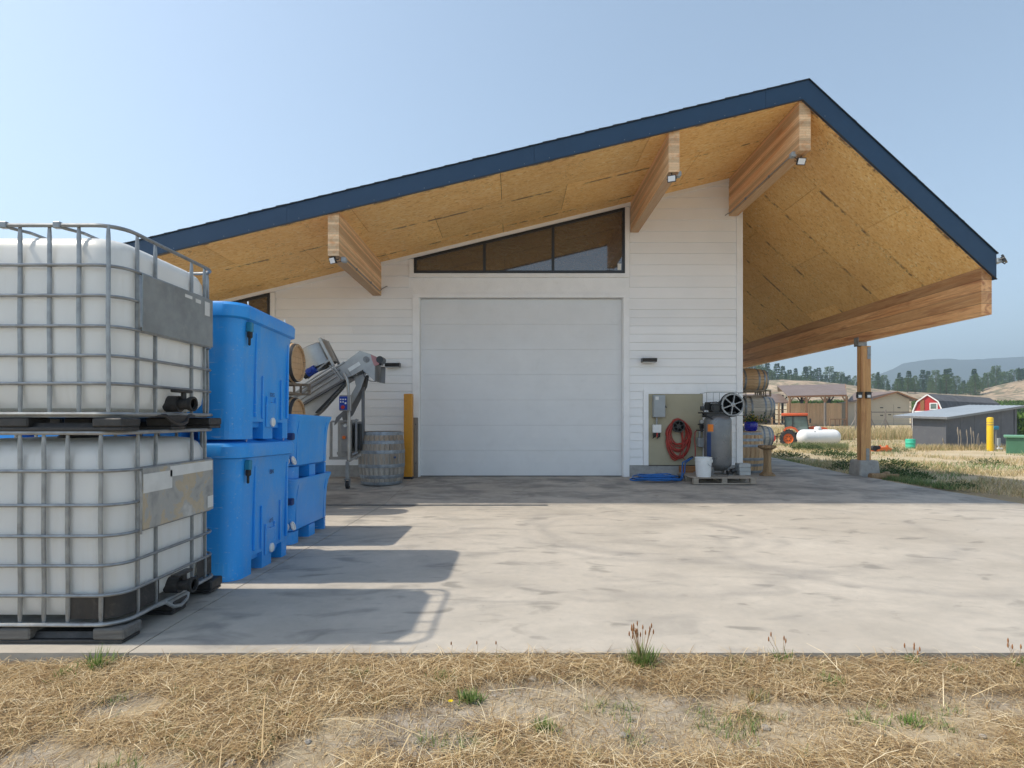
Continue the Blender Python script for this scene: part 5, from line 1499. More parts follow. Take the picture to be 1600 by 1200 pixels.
m.build('cab_frame', M['black'], t)
m = MB(); a, b = T(1221, 650), T(1262, 645.5); m.bbox(a.x, b.x, -.72, .82, a.z, b.z, .06, 2); m.build('cab_roof', M['tractor'], t, smooth=True)
m = MB(); a = T(1265, 657); m.bbox(a.x-.06, a.x+.06, -.95, -.8, a.z-.18, a.z+.15, .02, 1); m.bar((a.x-.1, -.6, a.z), (a.x, -.85, a.z), .03, .03); m.build('mirror', M['black'], t)
m = MB(); m.bar(T(1222, 684), T(1211, 682), .06, .06); m.bar(T(1214, 678), T(1214, 692), .08, .2); m.bar(T(1222, 676), T(1213, 679), .05, .05); m.build('rear_hitch', M['black'], t)
m = MB(); m.cyl(T(1206, 685, -.3), T(1206, 685, .5), .28, 20); m.build('spool', M['red'], t)

# propane tank
Yp = 33.0; kp = 864/Yp
p = at(1279, 696.5, Yp)
t = thing('propane_tank', 'white horizontal propane tank lying in the weeds beside the tractor', 'tank', p)
r = .445; Lp = 2.52; cz = .53
m = MB(); prof = []
for a in np.linspace(0, 90, 9): prof.append((r*math.sin(R(a)), -Lp/2+r*.85*(1-math.cos(R(a)))))
prof += [(r+.001, 0)]
prof += [(q[0], -q[1]) for q in reversed(prof[:-1])]
m.lathe(prof, 36, Matrix.Translation((0, 0, cz)) @ Matrix.Rotation(R(90), 4, 'Y')); m.build('vessel', M['white'], t, smooth=True)
m = MB(); m.lathe([(r+.003, -.02), (r+.006, -.012), (r+.006, .012), (r+.003, .02)], 36, Matrix.Translation((-.22, 0, cz)) @ Matrix.Rotation(R(90), 4, 'Y')); m.build('weld_seam', M['white'], t, smooth=True)
m = MB(); m.lathe([(.19, r-.03), (.19, r+.10), (.17, r+.145), (.10, r+.17), (0, r+.175)], 24, Matrix.Translation((-.05, 0, cz))); m.build('valve_dome', M['white'], t, smooth=True)
for x in (-.75, .75):
    m = MB(); m.bbox(x-.05, x+.05, -.28, .28, -.05, .16, .01, 1); m.build('foot', M['white'], t)
m = MB(); m.box(-.42, -.36, -r*.7-.02, -r*.7+.01, cz+.28, cz+.34); m.box(1.02, 1.1, -.36, -.3, cz-.05, cz+.03); m.build('data_plate', M['black'], t)
t = thing('red_implement', 'red farm implement partly hidden behind the white propane tank', 'implement', base(1290, 690, 35.5))
m = MB(); m.bbox(-.35, .55, -.3, .3, .75, 1.02, .03); m.build('hood', M['tractor'], t)
m = MB(); m.bar((-.3, 0, 0), (-.3, 0, .75), .1, .1); m.bar((.45, 0, 0), (.45, 0, .75), .1, .1); m.build('leg', M['black'], t)

# orange mower deck right of the post
p = base(1373, 703, 27.5)
t = thing('mower_deck', 'low orange implement lying in the grass right of the carport post', 'implement', p)
m = MB(); m.prism([(-.3, .02), (.42, .02), (.46, .16), (.30, .24), (-.1, .22), (-.32, .14)], -.3, .3); m.build('deck', M['orange'], t)
m = MB(); m.cyl((-.36, -.3, .18), (-.36, -.1, .18), .13, 14); m.cyl((-.20, -.32, .22), (-.20, -.2, .22), .09, 12); m.build('wheel', M['rubber'], t, smooth=True)
m = MB(); m.bar((-.1, 0, .22), (.1, 0, .30), .08, .05); m.cyl((.35, -.1, .22), (.35, -.1, .32), .06, 10); m.build('linkage', M['orange'], t)

# grey lean-to shed
A = Vector(((1478-800)*30/864, 30.0)); Bv = Vector(((1588-800)*32.3/864, 32.3))
u = (Bv-A); Ls = u.length; u.normalize(); w_ = Vector((-u.y, u.x)); Ds = 1.75
zg_ = 1.22-50.5*30/864
t = thing('grey_shed', 'dark grey lean-to shed with a pale sloping metal roof', 'shed', (A.x, A.y, zg_), math.atan2(u.y, u.x))
z1, z2 = 1.80, 2.42
m = MB(); m.add([(0,0,-.2),(Ls,0,-.2),(Ls,Ds,-.2),(0,Ds,-.2),(0,0,z1),(Ls,0,z2),(Ls,Ds,z2),(0,Ds,z1)], [(3,2,1,0),(4,5,6,7),(0,1,5,4),(1,2,6,5),(2,3,7,6),(3,0,4,7)]); m.build('wall', M['shed'], t)
for x in np.arange(1.22, Ls, 1.22):
    m = MB(); m.box(x-.004, x+.004, -.006, -.001, -.1, z1+(z2-z1)*x/Ls-.02); m.build('panel_joint', M['dark_in'], t)
m = MB(); m.prism([(-.02, -.02), (.05, -.02), (.05, -.001), (-.001, -.001), (-.001, .06), (-.02, .06)], -.1, z1-.01, 'z'); m.build('corner_board', M['shed'], t)
m = MB(); m.box(Ls-.22, Ls, -.03, -.001, -.1, z2-.05); m.build('corner_board', M['shed'], t)
m = MB(); sl = (z2-z1)/Ls
def rz_(x): return z1+sl*x
x0, x1, y0, y1 = -.28, Ls+.35, -.25, Ds+.9
m.add([(x0,y0,rz_(x0)+.02),(x1,y0,rz_(x1)+.02),(x1,y1,rz_(x1)+.12),(x0,y1,rz_(x0)+.12),(x0,y0,rz_(x0)+.06),(x1,y0,rz_(x1)+.06),(x1,y1,rz_(x1)+.16),(x0,y1,rz_(x0)+.16)], [(3,2,1,0),(4,5,6,7),(0,1,5,4),(1,2,6,5),(2,3,7,6),(3,0,4,7)])
rf = m.build('roof', M['metal_roof'], t)
for y in np.arange(y0+.05, y1, .23):
    m = MB(); e_ = .1*(y-y0)/(y1-y0); m.bar((x0, y, rz_(x0)+.067+e_), (x1, y, rz_(x1)+.067+e_), .03, .02); m.build('roof_rib', M['metal_roof'], rf)
m = MB(); m.bar((x0, y0-.012, rz_(x0)+.0), (x1, y0-.012, rz_(x1)+.0), .02, .12); m.bar((x0-.012, y0, rz_(x0)), (x0-.012, y1, rz_(x0)+.1), .02, .12); m.build('roof_fascia', M['grey_paint'], rf)
# objects round the shed
t = thing('green_drum', 'seafoam green plastic drum at the left corner of the grey shed', 'drum', (at(1422.5, 0, 30.5).x, 30.5, at(0, 703.5, 30.5).z))
m = MB(); m.lathe([(.23, 0), (.235, .02), (.235, .2), (.242, .21), (.235, .22), (.235, .4), (.242, .41), (.235, .42), (.235, .60), (.22, .62), (0, .62)], 24); m.build('drum_body', M['green_drum'], t, smooth=True)
t = thing('yellow_bollard', 'tall round yellow bollard standing in the grass before the grey shed', 'bollard', (at(1547, 0, 27).x, 27, at(0, 704.5, 27).z))
m = MB(); m.lathe([(.135, -.2), (.135, 1.58), (.12, 1.62), (.07, 1.645), (0, 1.65)], 24); m.build('sleeve', M['yellow'], t, smooth=True)
m = MB(); m.lathe([(.137, 1.26), (.137, 1.285)], 24); m.lathe([(.1365, 1.38), (.1365, 1.392)], 24); m.build('band', M['ink'], t)
t = thing('teal_hydrant', 'teal topped water standpipe right of the yellow bollard', 'standpipe', (at(1556, 0, 27.6).x, 27.6, at(0, 702, 27.6).z))
m = MB(); m.cyl((0, 0, -.1), (0, 0, .95), .035, 10); m.build('pipe', M['grey_paint'], t, smooth=True)
m = MB(); m.bbox(-.14, .12, -.06, .06, .98, 1.16, .03); m.cyl((-.12, 0, 1.06), (-.2, 0, 1.0), .03, 8); m.build('valve_head', M['teal'], t, smooth=True)
t = thing('meter_box', 'small pale meter box on a stake between the bollard and the green cabinet', 'meter box', (at(1560.5, 0, 28).x, 28, at(0, 702.5, 28).z))
m = MB(); m.bbox(-.07, .07, -.05, .05, .2, .58, .01, 1); m.build('enclosure', M['box_grey'], t)
m = MB(); m.cyl((0, 0, -.1), (0, 0, .2), .02, 8); m.bbox(-.14, .14, -.1, .1, 0, .10, .03, 2); m.build('stake', M['white_plastic'], t)
t = thing('white_bracket', 'weathered pale board on a stake among the dry stalks before the shed', 'stake', (at(1528, 0, 28.5).x, 28.5, at(0, 703, 28.5).z))
m = MB(); m.prism([(-.07, .30), (.09, .30), (.06, .62), (-.05, .64)], -.02, .0); m.bar((0, -.01, -.1), (.02, -.01, .3), .04, .04); m.bar((-.02, -.01, .63), (.03, -.01, .85), .03, .03); m.build('board', M['old_post'], t)
c = at(1571, 709, 24)
t = thing('utility_cabinet', 'green utility cabinet with a lighter lid at the right edge', 'cabinet', (c.x, 24, c.z), R(-41))
m = MB(); m.bbox(0.03, 1.6, 0.03, 1.2, -.1, .70, .02, 2); m.build('body', M['green_box'], t)
m = MB(); m.bbox(-.05, 1.7, -.05, 1.3, .701, .80, .02, 2); m.build('lid', M['green_lid'], t)
m = MB(); m.box(.80, .806, .024, .029, 0, .69); m.build('door_seam', M['dark_in'], t)

# red gambrel shed behind
Yr = 50.0; kr = 864/Yr
xl, xr = at(1428, 0, Yr).x, at(1471, 0, Yr).x; zg2 = gz(xl, Yr)-.2; ww = (xr-xl); zh = lambda py: at(0, py, Yr).z-zg2
t = thing('red_barn', 'small red gambrel barn with white trim and a dark shingle roof behind the grey shed', 'barn', ((xl+xr)/2, Yr, zg2), R(-55))
h = 1.12; pk, br, ev = zh(616.5), zh(627.5), zh(642)
gam = [(-h, 0), (h, 0), (h, ev), (h*.72, br), (0, pk), (-h*.72, br), (-h, ev)]
Lr = 17
m = MB(); m.prism(gam, 0, Lr); m.build('wall', M['barn_red'], t)
k0 = [(-h, ev), (-h*.72, br), (0, pk), (h*.72, br), (h, ev)]
for (a, b) in zip(k0, k0[1:]):
    m = MB(); m.bar((a[0], -.06, a[1]), (b[0], -.06, b[1]), .1, .13, (0, 1, 0)); m.build('trim_board', M['white'], t)
    d = Vector((b[0]-a[0], b[1]-a[1])).normalized(); nn = Vector((-d.y, d.x))*.07
    m = MB(); m.prism([(a[0]-d.x*.05, a[1]-d.y*.05), (b[0]+d.x*.03, b[1]+d.y*.03), (b[0]+nn.x+d.x*.03, b[1]+nn.y+d.y*.03), (a[0]+nn.x-d.x*.05, a[1]+nn.y-d.y*.05)], -.1, Lr+.2); m.build('roof', M['asphalt_roof'], t)
m = MB(); m.bar((-h, -.05, 0), (-h, -.05, ev), .1, .14); m.bar((h, -.05, 0), (h, -.05, ev), .1, .14); m.box(-h, h, -.06, -.01, ev-.12, ev); m.build('trim_board', M['white'], t)
m = MB(); m.box(.15, .75, -.04, -.001, ev+.10, ev+.72); wfr = m.build('window_frame', M['white'], t)
m = MB(); m.box(.23, .67, -.05, -.041, ev+.18, ev+.64); m.build('pane', M['cab_glass'], wfr)
m = MB(); m.box(-.55, -.25, -.05, -.001, .8, ev+1.0); m.build('ladder_board', M['brown_wood'], t)

# beige barn
Yg = 75.0; kg = 864/Yg
X0, X1 = at(1361, 0, Yg).x, at(1421, 0, Yg).x; zb3 = 1.22-11*Yg/864
t = thing('beige_barn', 'beige gabled barn with small dark vents beyond the wire fence', 'barn', ((X0+X1)/2, Yg, zb3))
h = (X1-X0)/2; ev = (665-624)/kg; pk = (665-613)/kg; xp = (1398-1391)/kg
m = MB(); m.prism([(-h, -.4), (h, -.4), (h, ev), (xp, pk), (-h, ev)], 0, 3.2); m.build('gable_wall', M['beige'], t)
m = MB(); m.prism([(-h-3.3, -.4), (-h-.01, -.4), (-h-.01, ev-.02), (-h-3.3, ev-.45)], .15, 3.0); m.build('side_wall', M['beige'], t)
m = MB(); m.add([(-h-3.7, -.5, ev-.35), (-h-.2, -.5, ev+.05), (xp, -.5, pk+.12), (xp-3.2, 3.6, pk+.10), (-h-3.7, -.5, ev-.45), (-h-.2, -.5, ev-.05), (xp, -.5, pk+.0), (xp-3.2, 3.6, pk)], [(0,1,2,3), (7,6,5,4), (0,4,5,1), (1,5,6,2), (2,6,7,3), (3,7,4,0)]); m.build('roof', M['brown_roof'], t)
m = MB(); m.add([(xp, -.5, pk+.12), (h+.9, -.5, ev-.05), (h+.9, 3.6, ev-.05), (xp, 3.6, pk+.12), (xp, -.5, pk-.0), (h+.9, -.5, ev-.2), (h+.9, 3.6, ev-.2), (xp, 3.6, pk)], [(0,1,2,3), (7,6,5,4), (0,4,5,1), (1,5,6,2), (2,6,7,3), (3,7,4,0)]); m.build('roof', M['brown_roof'], t)
m = MB(); m.bar((-h, -.52, ev+.0), (xp, -.52, pk+.03), .06, .16); m.bar((xp, -.52, pk+.03), (h+.9, -.52, ev-.16), .06, .16); m.build('verge_board', M['brown_wood'], t)
for (x, y) in ((1377.5, 637), (1404.5, 637), (1377.5, 649), (1404.5, 649), (1390, 648)):
    m = MB(); xx = (x-1391)/kg; zz = (665-y)/kg; m.box(xx-.2, xx+.2, -.02, -.001, zz-.07, zz+.07); m.build('vent', M['dark_in'], t)
m = MB(); m.box(-1.0, 1.9, -.015, -.001, -.3, (665-632)/kg); m.build('double_door', M['beige'], t)
m = MB(); m.box(.44, .47, -.02, -.0155, -.3, (665-632)/kg); m.build('door_gap', M['dark_in'], t)

# open pole barn
Yq = 72.0; kq = 864/Yq
def Qp(px, py, dy=0): return Vector(((px-1290)/kq*(1+dy/Yq), dy, 0)) + Vector((0, 0, (662-py)/kq*(1+dy/Yq)))
zb4 = 1.22-8*Yq/864
t = thing('pole_barn', 'open pole barn with a brown metal roof and a tan board wall beyond the tractor', 'barn', (at(1290, 0, Yq).x, Yq, zb4))
def slabq(pts, th, name, mat, parent=t):
    m = MB(); n = len(pts); m.add(pts+[p-Vector((0, 0, th)) for p in pts], [tuple(range(n)), tuple(range(2*n-1, n-1, -1))]+[(i, i+n, (i+1) % n+n, (i+1) % n) for i in range(n)]); return m.build(name, M[mat], parent)
rfq = slabq([Qp(1231, 618.5), Qp(1323, 616.5), Qp(1364, 600.5, 7), Qp(1258, 603, 7)], .12, 'roof', 'brown_roof')
slabq([Qp(1364, 600.6, 7), Qp(1380, 609.5, 12), Qp(1290, 612, 13), Qp(1258, 603.1, 7)], .12, 'roof', 'brown_roof')
m = MB(); m.bar(Qp(1323, 618, .05), Qp(1364, 601.5, 7), .06, .22); m.bar(Qp(1231, 620, .02), Qp(1323, 618, .02), .06, .22); m.build('roof_fascia', M['brown_wood'], rfq)
for j, x in enumerate((1234, 1260, 1289, 1323)):
    m = MB(); m.bar(Qp(x, 668), Qp(x, 619), .22, .22); m.build('pole', M['brown_post'], t)
    m = MB()
    if x > 1234: m.bar(Qp(x, 629), Qp(x-7, 619.5), .12, .12)
    if x < 1323: m.bar(Qp(x, 629), Qp(x+7, 619.5), .12, .12)
    m.build('knee_brace', M['brown_post'], t)
for j, x in enumerate((1245, 1277, 1307, 1350)):
    m = MB(); m.bar(Qp(x, 662, 9), Qp(x, 618, 9), .25, .25); m.bar(Qp(x, 630, 9), Qp(x-7, 621, 9), .14, .14); m.bar(Qp(x, 630, 9), Qp(x+7, 621, 9), .14, .14); m.build('back_pole', M['dark_in'], t)
m = MB(); m.bar(Qp(1323, 617.8, .5), Qp(1352, 617, 6), .12, .14); m.bar(Qp(1323, 627, .5), Qp(1340, 612, 4), .1, .1); m.build('gable_truss', M['brown_post'], t)
nb = 29
for k in range(nb):
    a, b = 1236+(1322-1236)*k/nb, 1236+(1322-1236)*(k+1)/nb
    p, q = Qp(a, 664, 1.0), Qp(b, 630, 1.0)
    m = MB(); m.box(p.x+.012, q.x-.012, 1.0+random.uniform(0, .03), 1.06, p.z, q.z+random.uniform(-.03, .03)); m.build('wall_board', M['tan_fence'], t)
for x in (1271.5,):
    m = MB(); m.bar(Qp(x, 666, -2.5), Qp(x, 629, -2.5), .2, .2); m.build('free_post', M['old_post'], t)
# lower wing on the left
lw = thing('lean_to_barn', 'low open shed wing with a brown roof left of the pole barn', 'barn', (at(1215, 0, 76).x, 76, 1.22-8*76/864))
k5 = 864/76
def Lp_(px, py, dy=0): return Vector(((px-1215)/k5*(1+dy/76), dy, (662-py)/k5*(1+dy/76)))
slabq([Lp_(1150, 629), Lp_(1234, 629), Lp_(1245, 616, 5), Lp_(1165, 616, 5)], .12, 'roof', 'brown_roof', lw)
for x in (1165, 1180, 1206, 1217, 1232):
    m = MB(); m.bar(Lp_(x, 668), Lp_(x, 629.5), .2, .2); m.build('pole', M['tan_fence'], lw)
m = MB(); m.box(Lp_(1155, 0).x, Lp_(1233, 0).x, 4, 4.1, -.3, Lp_(0, 632).z); m.build('back_wall', M['dark_in'], lw)
m = MB()
for y in (640, 648, 656): m.bar(Lp_(1158, y, .05), Lp_(1232, y, .05), .06, .1)
m.build('rail', M['brown_post'], lw)
# low rail
Yl = 62.0; kl = 864/Yl
t = thing('hitching_rail', 'low dark wooden rail before the tan board wall', 'rail', (at(1310, 0, Yl).x, Yl, at(0, 663, Yl).z))
m = MB(); m.bar((-13/kl, 0, 8/kl), (13/kl, 0, 8/kl), .08, .1); m.build('top_bar', M['brown_post'], t)
for x in (-13, -5, 2, 9, 13):
    m = MB(); m.bar((x/kl, 0, -.2), (x/kl, 0, 8/kl-.05), .08, .08); m.build('post', M['brown_post'], t)
# wire fence
Yw = 52.0; kw = 864/Yw
t = thing('wire_fence', 'wire fence with braced timber posts and a top rail in front of the beige barn', 'fence', (at(1380, 0, Yw).x, Yw, at(0, 668, Yw).z))
for x, y in ((1337, 630), (1361, 642), (1383.5, 640), (1425, 642), (1450, 642)):
    m = MB(); m.cyl(((x-1380)/kw, 0, -.3), ((x-1380)/kw, 0, (668-y)/kw), .07, 8); m.build('post', M['old_post'], t)
m = MB(); m.bar((-43/kw, 0, 24/kw), (75/kw, 0, 24/kw), .06, .09); m.build('top_rail', M['old_post'], t)
for a, b in ((1361, 1368), (1383, 1376), (1383, 1391), (1337, 1328)):
    m = MB(); m.bar(((a-1380)/kw, .02, 15/kw), ((b-1380)/kw, .02, -.1), .06, .06); m.build('brace', M['pallet'], t)
for z in (.3, .65, 1.0):
    m = MB(); m.tube([(-43/kw, 0, z), (75/kw, 0, z)], .008, 4); m.build('wire', M['galv'], t)

# ------------------------------------------------------------------ vegetation
def crown_mesh(name, seed, Ht, Rb, kind):
    rng = random.Random(seed); lv = []
    n = 1700
    pal = [(.045, .10, .042), (.065, .13, .05), (.035, .07, .032), (.10, .16, .065)] if kind == 'fir' else [(.09, .15, .05), (.12, .18, .06), (.06, .10, .04), (.15, .20, .075)]
    whorls = 13
    for k in range(n):
        if kind == 'fir':
            w = rng.randrange(whorls)/whorls; h = .10+.9*w+rng.uniform(-.02, .02)
            rmax = Rb*(1-h)**.85*(.75+.5*math.sin(w*17+seed)**2)
        else:
            h = .12+.88*rng.random(); rmax = Rb*(math.sin(min(1, (h-.06)/.4)*math.pi/2))*(1.05-h)**.45*(.7+.5*math.sin(h*13+seed)**2)
        a = rng.uniform(0, 6.28); rr_ = rmax*math.sqrt(rng.random())*(.8+.4*math.sin(a*3+seed+h*9)**2)
        c = Vector((rr_*math.cos(a), rr_*math.sin(a), Ht*h-(rr_*.25 if kind == 'fir' else 0)))
        d = (Vector((math.cos(a), math.sin(a), rng.uniform(-.5, .3)))+rdir(rng)*.6).normalized(); s = d.cross(rdir(rng)).normalized()
        lv.append((c, d, s, rng.uniform(.5, 1.0)*Ht*.055, rng.uniform(.4, .8)*Ht*.035, rng.choice(pal)))
    return leaf_mesh(name, lv)
protos = []
for i, (kind, Ht, Rb) in enumerate((('fir', 10, 2.1), ('fir', 11, 2.5), ('pine', 10, 2.9), ('pine', 9, 2.6), ('fir', 9, 1.8), ('pine', 11, 3.1))):
    cm = crown_mesh('crown', 20+i, Ht, Rb, kind)
    m = MB(); m.tube([(0, 0, -.8), (.05, 0, Ht*.4), (0, .05, Ht*.93)], [.22, .15, .03], 6); tm = m.mesh('trunk', M['bark'], smooth=True)
    protos.append((kind, Ht, cm, tm))
rng = random.Random(77)
ZONES = [(1190, 'left of the sheds'), (1232, 'above the low wing'), (1270, 'behind the pole barn'), (1310, 'above the board wall'), (1345, 'left of the post'), (1375, 'right of the post'), (1420, 'above the beige barn'), (1450, 'above the red barn gable'), (1500, 'above the red barn roof'), (1545, 'above the grey shed'), (1580, 'above the yellow bollard'), (9999, 'at the far right')]
def tree(px, Y, toppy, pi=None, hillside=False):
    X = (px-800)*Y/864; g = gz(X, Y); topz = 1.22+(654-toppy)*Y/864
    kind, Ht, cm, tm = protos[pi if pi is not None else rng.randrange(len(protos))]
    hh = max(3.0, min(19, topz-g)); s = hh/Ht
    zone = next(z for x, z in ZONES if px < x)
    row = 'farther' if Y > 200 else 'nearer'
    lab = '%s %s in the %s row %s' % ('hazy' if hillside else 'green', 'narrow conifer' if kind == 'fir' else 'round pine', row, zone)
    t = thing('conifer_tree' if kind == 'fir' else 'pine_tree', lab, 'tree', (X, Y, g-.1), rng.uniform(0, 6.28), '%s %ss %s' % (row, 'conifer' if kind == 'fir' else 'pine', zone))
    t.scale = (s*rng.uniform(.85, 1.15),)*2+(s,)
    link('trunk', tm, t); link('crown', cm, t)
sky_line = [(1150, 560), (1190, 563), (1205, 568), (1225, 573), (1250, 575), (1280, 576), (1300, 579), (1315, 577), (1330, 582), (1340, 580), (1360, 590), (1375, 580), (1392, 588), (1405, 580), (1420, 584), (1440, 580), (1455, 581), (1478, 575), (1490, 580), (1500, 584), (1510, 583), (1522, 575), (1530, 581), (1545, 580), (1558, 577), (1568, 584), (1580, 581), (1592, 574), (1610, 568), (1660, 572), (1720, 566)]
px = 1150
while px < 1335:
    tree(px, rng.uniform(205, 260), interp(px, sky_line)+rng.choice((-4, 0, 4, 9))+rng.uniform(-2, 3), rng.choice((0, 1, 4, 0, 4, 3)), True); px += rng.uniform(3.6, 6.5)
px = 1150
while px < 1345:
    tree(px, rng.uniform(176, 198), interp(px, sky_line)+rng.uniform(5, 16), None, True); px += rng.uniform(6, 12)
px = 1338
while px < 1560:
    tree(px, rng.uniform(185, 225), interp(px, sky_line)+rng.choice((-4, 2, 6, 10, 14))+rng.uniform(-2, 3), rng.choice((0, 1, 4, 0, 2, 3, 5))); px += rng.uniform(4.2, 8.5)
px = 1345
while px < 1535:
    tree(px, rng.uniform(150, 180), interp(px, sky_line)+rng.uniform(4, 16)); px += rng.uniform(7, 15)
px = 1556
while px < 1760:
    tree(px, rng.uniform(215, 240), interp(px, sky_line)+rng.uniform(-3, 8)); px += rng.uniform(5, 11)
for px, ty in ((1478, 574), (1522, 573.5), (1405, 580), (1420, 577), (1372, 579), (1592, 573)):
    tree(px, 175, ty, 4 if px != 1478 else 0)

ORD = ['leftmost', 'second', 'third', 'fourth', 'fifth', 'sixth', 'seventh', 'eighth', 'ninth', 'tenth', 'eleventh', 'twelfth']
def number_from_left(cat):
    by = {}
    for o in COL.objects:
        if o.get('category') == cat and o.get('group') and o.parent is None and 'from left' not in o['label'] and 'of these' not in o['label']: by.setdefault(o['label'], []).append(o)
    for lab, os_ in by.items():
        if len(os_) < 2: continue
        os_.sort(key=lambda o: o.location.x/o.location.y)
        for i, o in enumerate(os_):
            o['label'] = '%s, %s' % (lab, 'leftmost of these' if i == 0 else 'rightmost of these' if i == len(os_)-1 else ORD[min(i, 11)]+' from left')
number_from_left('tree')

# bushes: countable weeds are plants of their own
def bush_mesh(name, seed, n, rx, h, L, pal, up=1.2):
    rng = random.Random(seed); lv = []
    for k in range(n):
        a = rng.uniform(0, 6.28); r = rx*math.sqrt(rng.random()); hh = h*rng.random()**.8*(1-(r/rx)**2*.6)
        d = (Vector((math.cos(a)*r/rx, math.sin(a)*r/rx, up))+rdir(rng)*.7).normalized(); s = d.cross(rdir(rng)).normalized()
        lv.append((Vector((r*math.cos(a), r*math.sin(a), hh*.8)), d, s, L*rng.uniform(.6, 1.3), L*.3, rng.choice(pal)))
    return leaf_mesh(name, lv)
WP = [(.10, .14, .05), (.07, .11, .04), (.14, .18, .075), (.17, .19, .10)]
DP = [(.05, .09, .025), (.07, .12, .035), (.035, .065, .02)]
bushes = [bush_mesh('leaves', 40+i, 320, .5, .5, .11, WP if i % 2 else DP) for i in range(4)]
BL = {1: 'pale green weed bush growing', 0: 'dark green weed bush growing'}
spots = [(1257, 701, .75, 1), (1262, 704, .7, 0), (1246, 699, .6, 1), (1275, 704, .6, 1), (1225, 713, .5, 0), (1240, 716, .5, 0), (1290, 712, .6, 0), (1312, 713, .6, 0), (1325, 718, .45, 0), (1322, 735, .42, 0), (1334, 727, .5, 1), (1327, 731, .5, 0), (1400, 705, .5, 1), (1392, 707, .4, 1), (1390, 740, .4, 0), (1410, 744, .5, 0), (1372, 742, .3, 0), (1430, 748, .4, 0), (1500, 762, .35, 0), (1545, 726, .5, 1), (1395, 727, .5, 0), (1415, 733, .5, 0), (1376, 731, .4, 1)]
names_ = ['between the tractor and the slab', 'beside the white propane tank', 'along the curved edge of the slab', 'against the carport footing', 'in the open grass right of the post']
for i, (px, py, s, kd) in enumerate(spots):
    Y = 864*1.3/(py-654)
    for _ in range(4):
        X = (px-800)*Y/864; Y = 864*(1.22-gz(X, Y))/(py-654)
    X = (px-800)*Y/864
    wh = names_[1] if px < 1295 and py < 706 else names_[2] if px < 1315 else names_[3] if px < 1345 else names_[4]
    t = thing('weed_bush', BL[kd]+' '+wh, 'weed', (X, Y, gz(X, Y)-.02), rng.uniform(0, 6), 'weeds '+wh+(' pale' if kd else ' dark'))
    s2 = s*(1.0+.02*Y); t.scale = (s2*1.5, s2*1.2, s2*.75); link('leaves', bushes[(i*2+kd) % 4], t)

number_from_left('weed')
# blades: one big mesh from numpy
def blades(name, base_pts, length, width, lean, cols, rg, label, segs=2, mat='straw', flat=False):
    n = len(base_pts); ang = rg.uniform(0, 2*np.pi, n)
    dirx, diry = np.cos(ang), np.sin(ang)
    sx, sy = -diry, dirx
    V_ = []; 
    for k in range(segs+1):
        f = k/segs
        hor = lean*(f**1.5 if not flat else f)*length
        up = length*f*np.sqrt(np.maximum(0.0, 1-np.minimum(lean, .999)**2))*(1-.25*f) if not flat else (np.sin(f*np.pi)*length*.18*lean_h[name])
        w = width*(1-f*.85)/2
        cx = base_pts[:, 0]+dirx*hor; cy = base_pts[:, 1]+diry*hor; cz = base_pts[:, 2]+up
        V_.append(np.stack([cx-sx*w, cy-sy*w, cz], 1)); V_.append(np.stack([cx+sx*w, cy+sy*w, cz], 1))
    Vt = np.stack(V_, 1).reshape(-1, 3)
    per = 2*(segs+1); base_i = np.arange(n)[:, None]*per
    faces = []
    for k in range(segs):
        faces.append(np.stack([base_i[:, 0]+2*k, base_i[:, 0]+2*k+1, base_i[:, 0]+2*k+3, base_i[:, 0]+2*k+2], 1))
    Ft = np.stack(faces, 1).reshape(-1, 4)
    me = bpy.data.meshes.new(name)
    me.vertices.add(len(Vt)); me.vertices.foreach_set('co', Vt.astype(np.float32).ravel())
    me.loops.add(Ft.size); me.loops.foreach_set('vertex_index', Ft.astype(np.int32).ravel())
    me.polygons.add(len(Ft)); me.polygons.foreach_set('loop_start', (np.arange(len(Ft))*4).astype(np.int32))
    me.update(calc_edges=True)
    me.materials.append(M[mat])
    a = me.color_attributes.new('tint', 'FLOAT_COLOR', 'CORNER')
    arr = np.ones((len(Ft)*4, 4), np.float32); arr[:, :3] = np.repeat(cols, segs*4, 0); a.data.foreach_set('color', arr.ravel())
    return tag(link(name, me), label, kind='stuff')
lean_h = {}
rg = np.random.default_rng(4)
STRAW = np.array([(.58, .43, .23), (.72, .57, .34), (.46, .32, .16), (.30, .19, .09), (.84, .72, .49), (.25, .165, .09), (.52, .38, .20)])
DRYG = np.array([(.62, .49, .28), (.72, .58, .35), (.52, .39, .21), (.42, .34, .17), (.27, .27, .11)])
GRN = np.array([(.09, .15, .04), (.13, .18, .06), (.06, .11, .03), (.18, .20, .08)])
def pick(pal, n): 
    c = pal[rg.integers(0, len(pal), n)]*rg.uniform(.8, 1.15, (n, 1)); return c
# foreground matted straw in clumps
def fg(n, y0, y1, thr, seed):
    X = rg.uniform(-3.6, 3.8, n); Y = rg.uniform(y0, y1, n)
    d = fbm(X/.55, Y/.28, 4, seed)+np.clip((Y-2.45)/.35, 0, 1)*.30
    k = d > thr; X = X[k]; Y = Y[k]
    return np.stack([X, Y, ground_z(X, Y)], 1)
p = fg(125000, 1.55, 2.86, .005, 21); n = len(p); lean_h['matted_straw'] = rg.uniform(.0, 1.0, n)**2
p[:, 2] += rg.uniform(.0, .035, n)
blades('matted_straw', p, rg.uniform(.04, .19, n), rg.uniform(.0014, .0036, n), np.ones(n), pick(STRAW, n), rg, 'matted dry straw lying on sandy soil before the slab', 3, flat=True)
p = fg(26000, 1.6, 2.85, .03, 22); n = len(p)
blades('dry_grass', p, rg.uniform(.02, .07, n), rg.uniform(.0015, .003, n), rg.uniform(.5, .98, n), pick(STRAW, n), rg, 'short upright dry grass before the slab', 2)
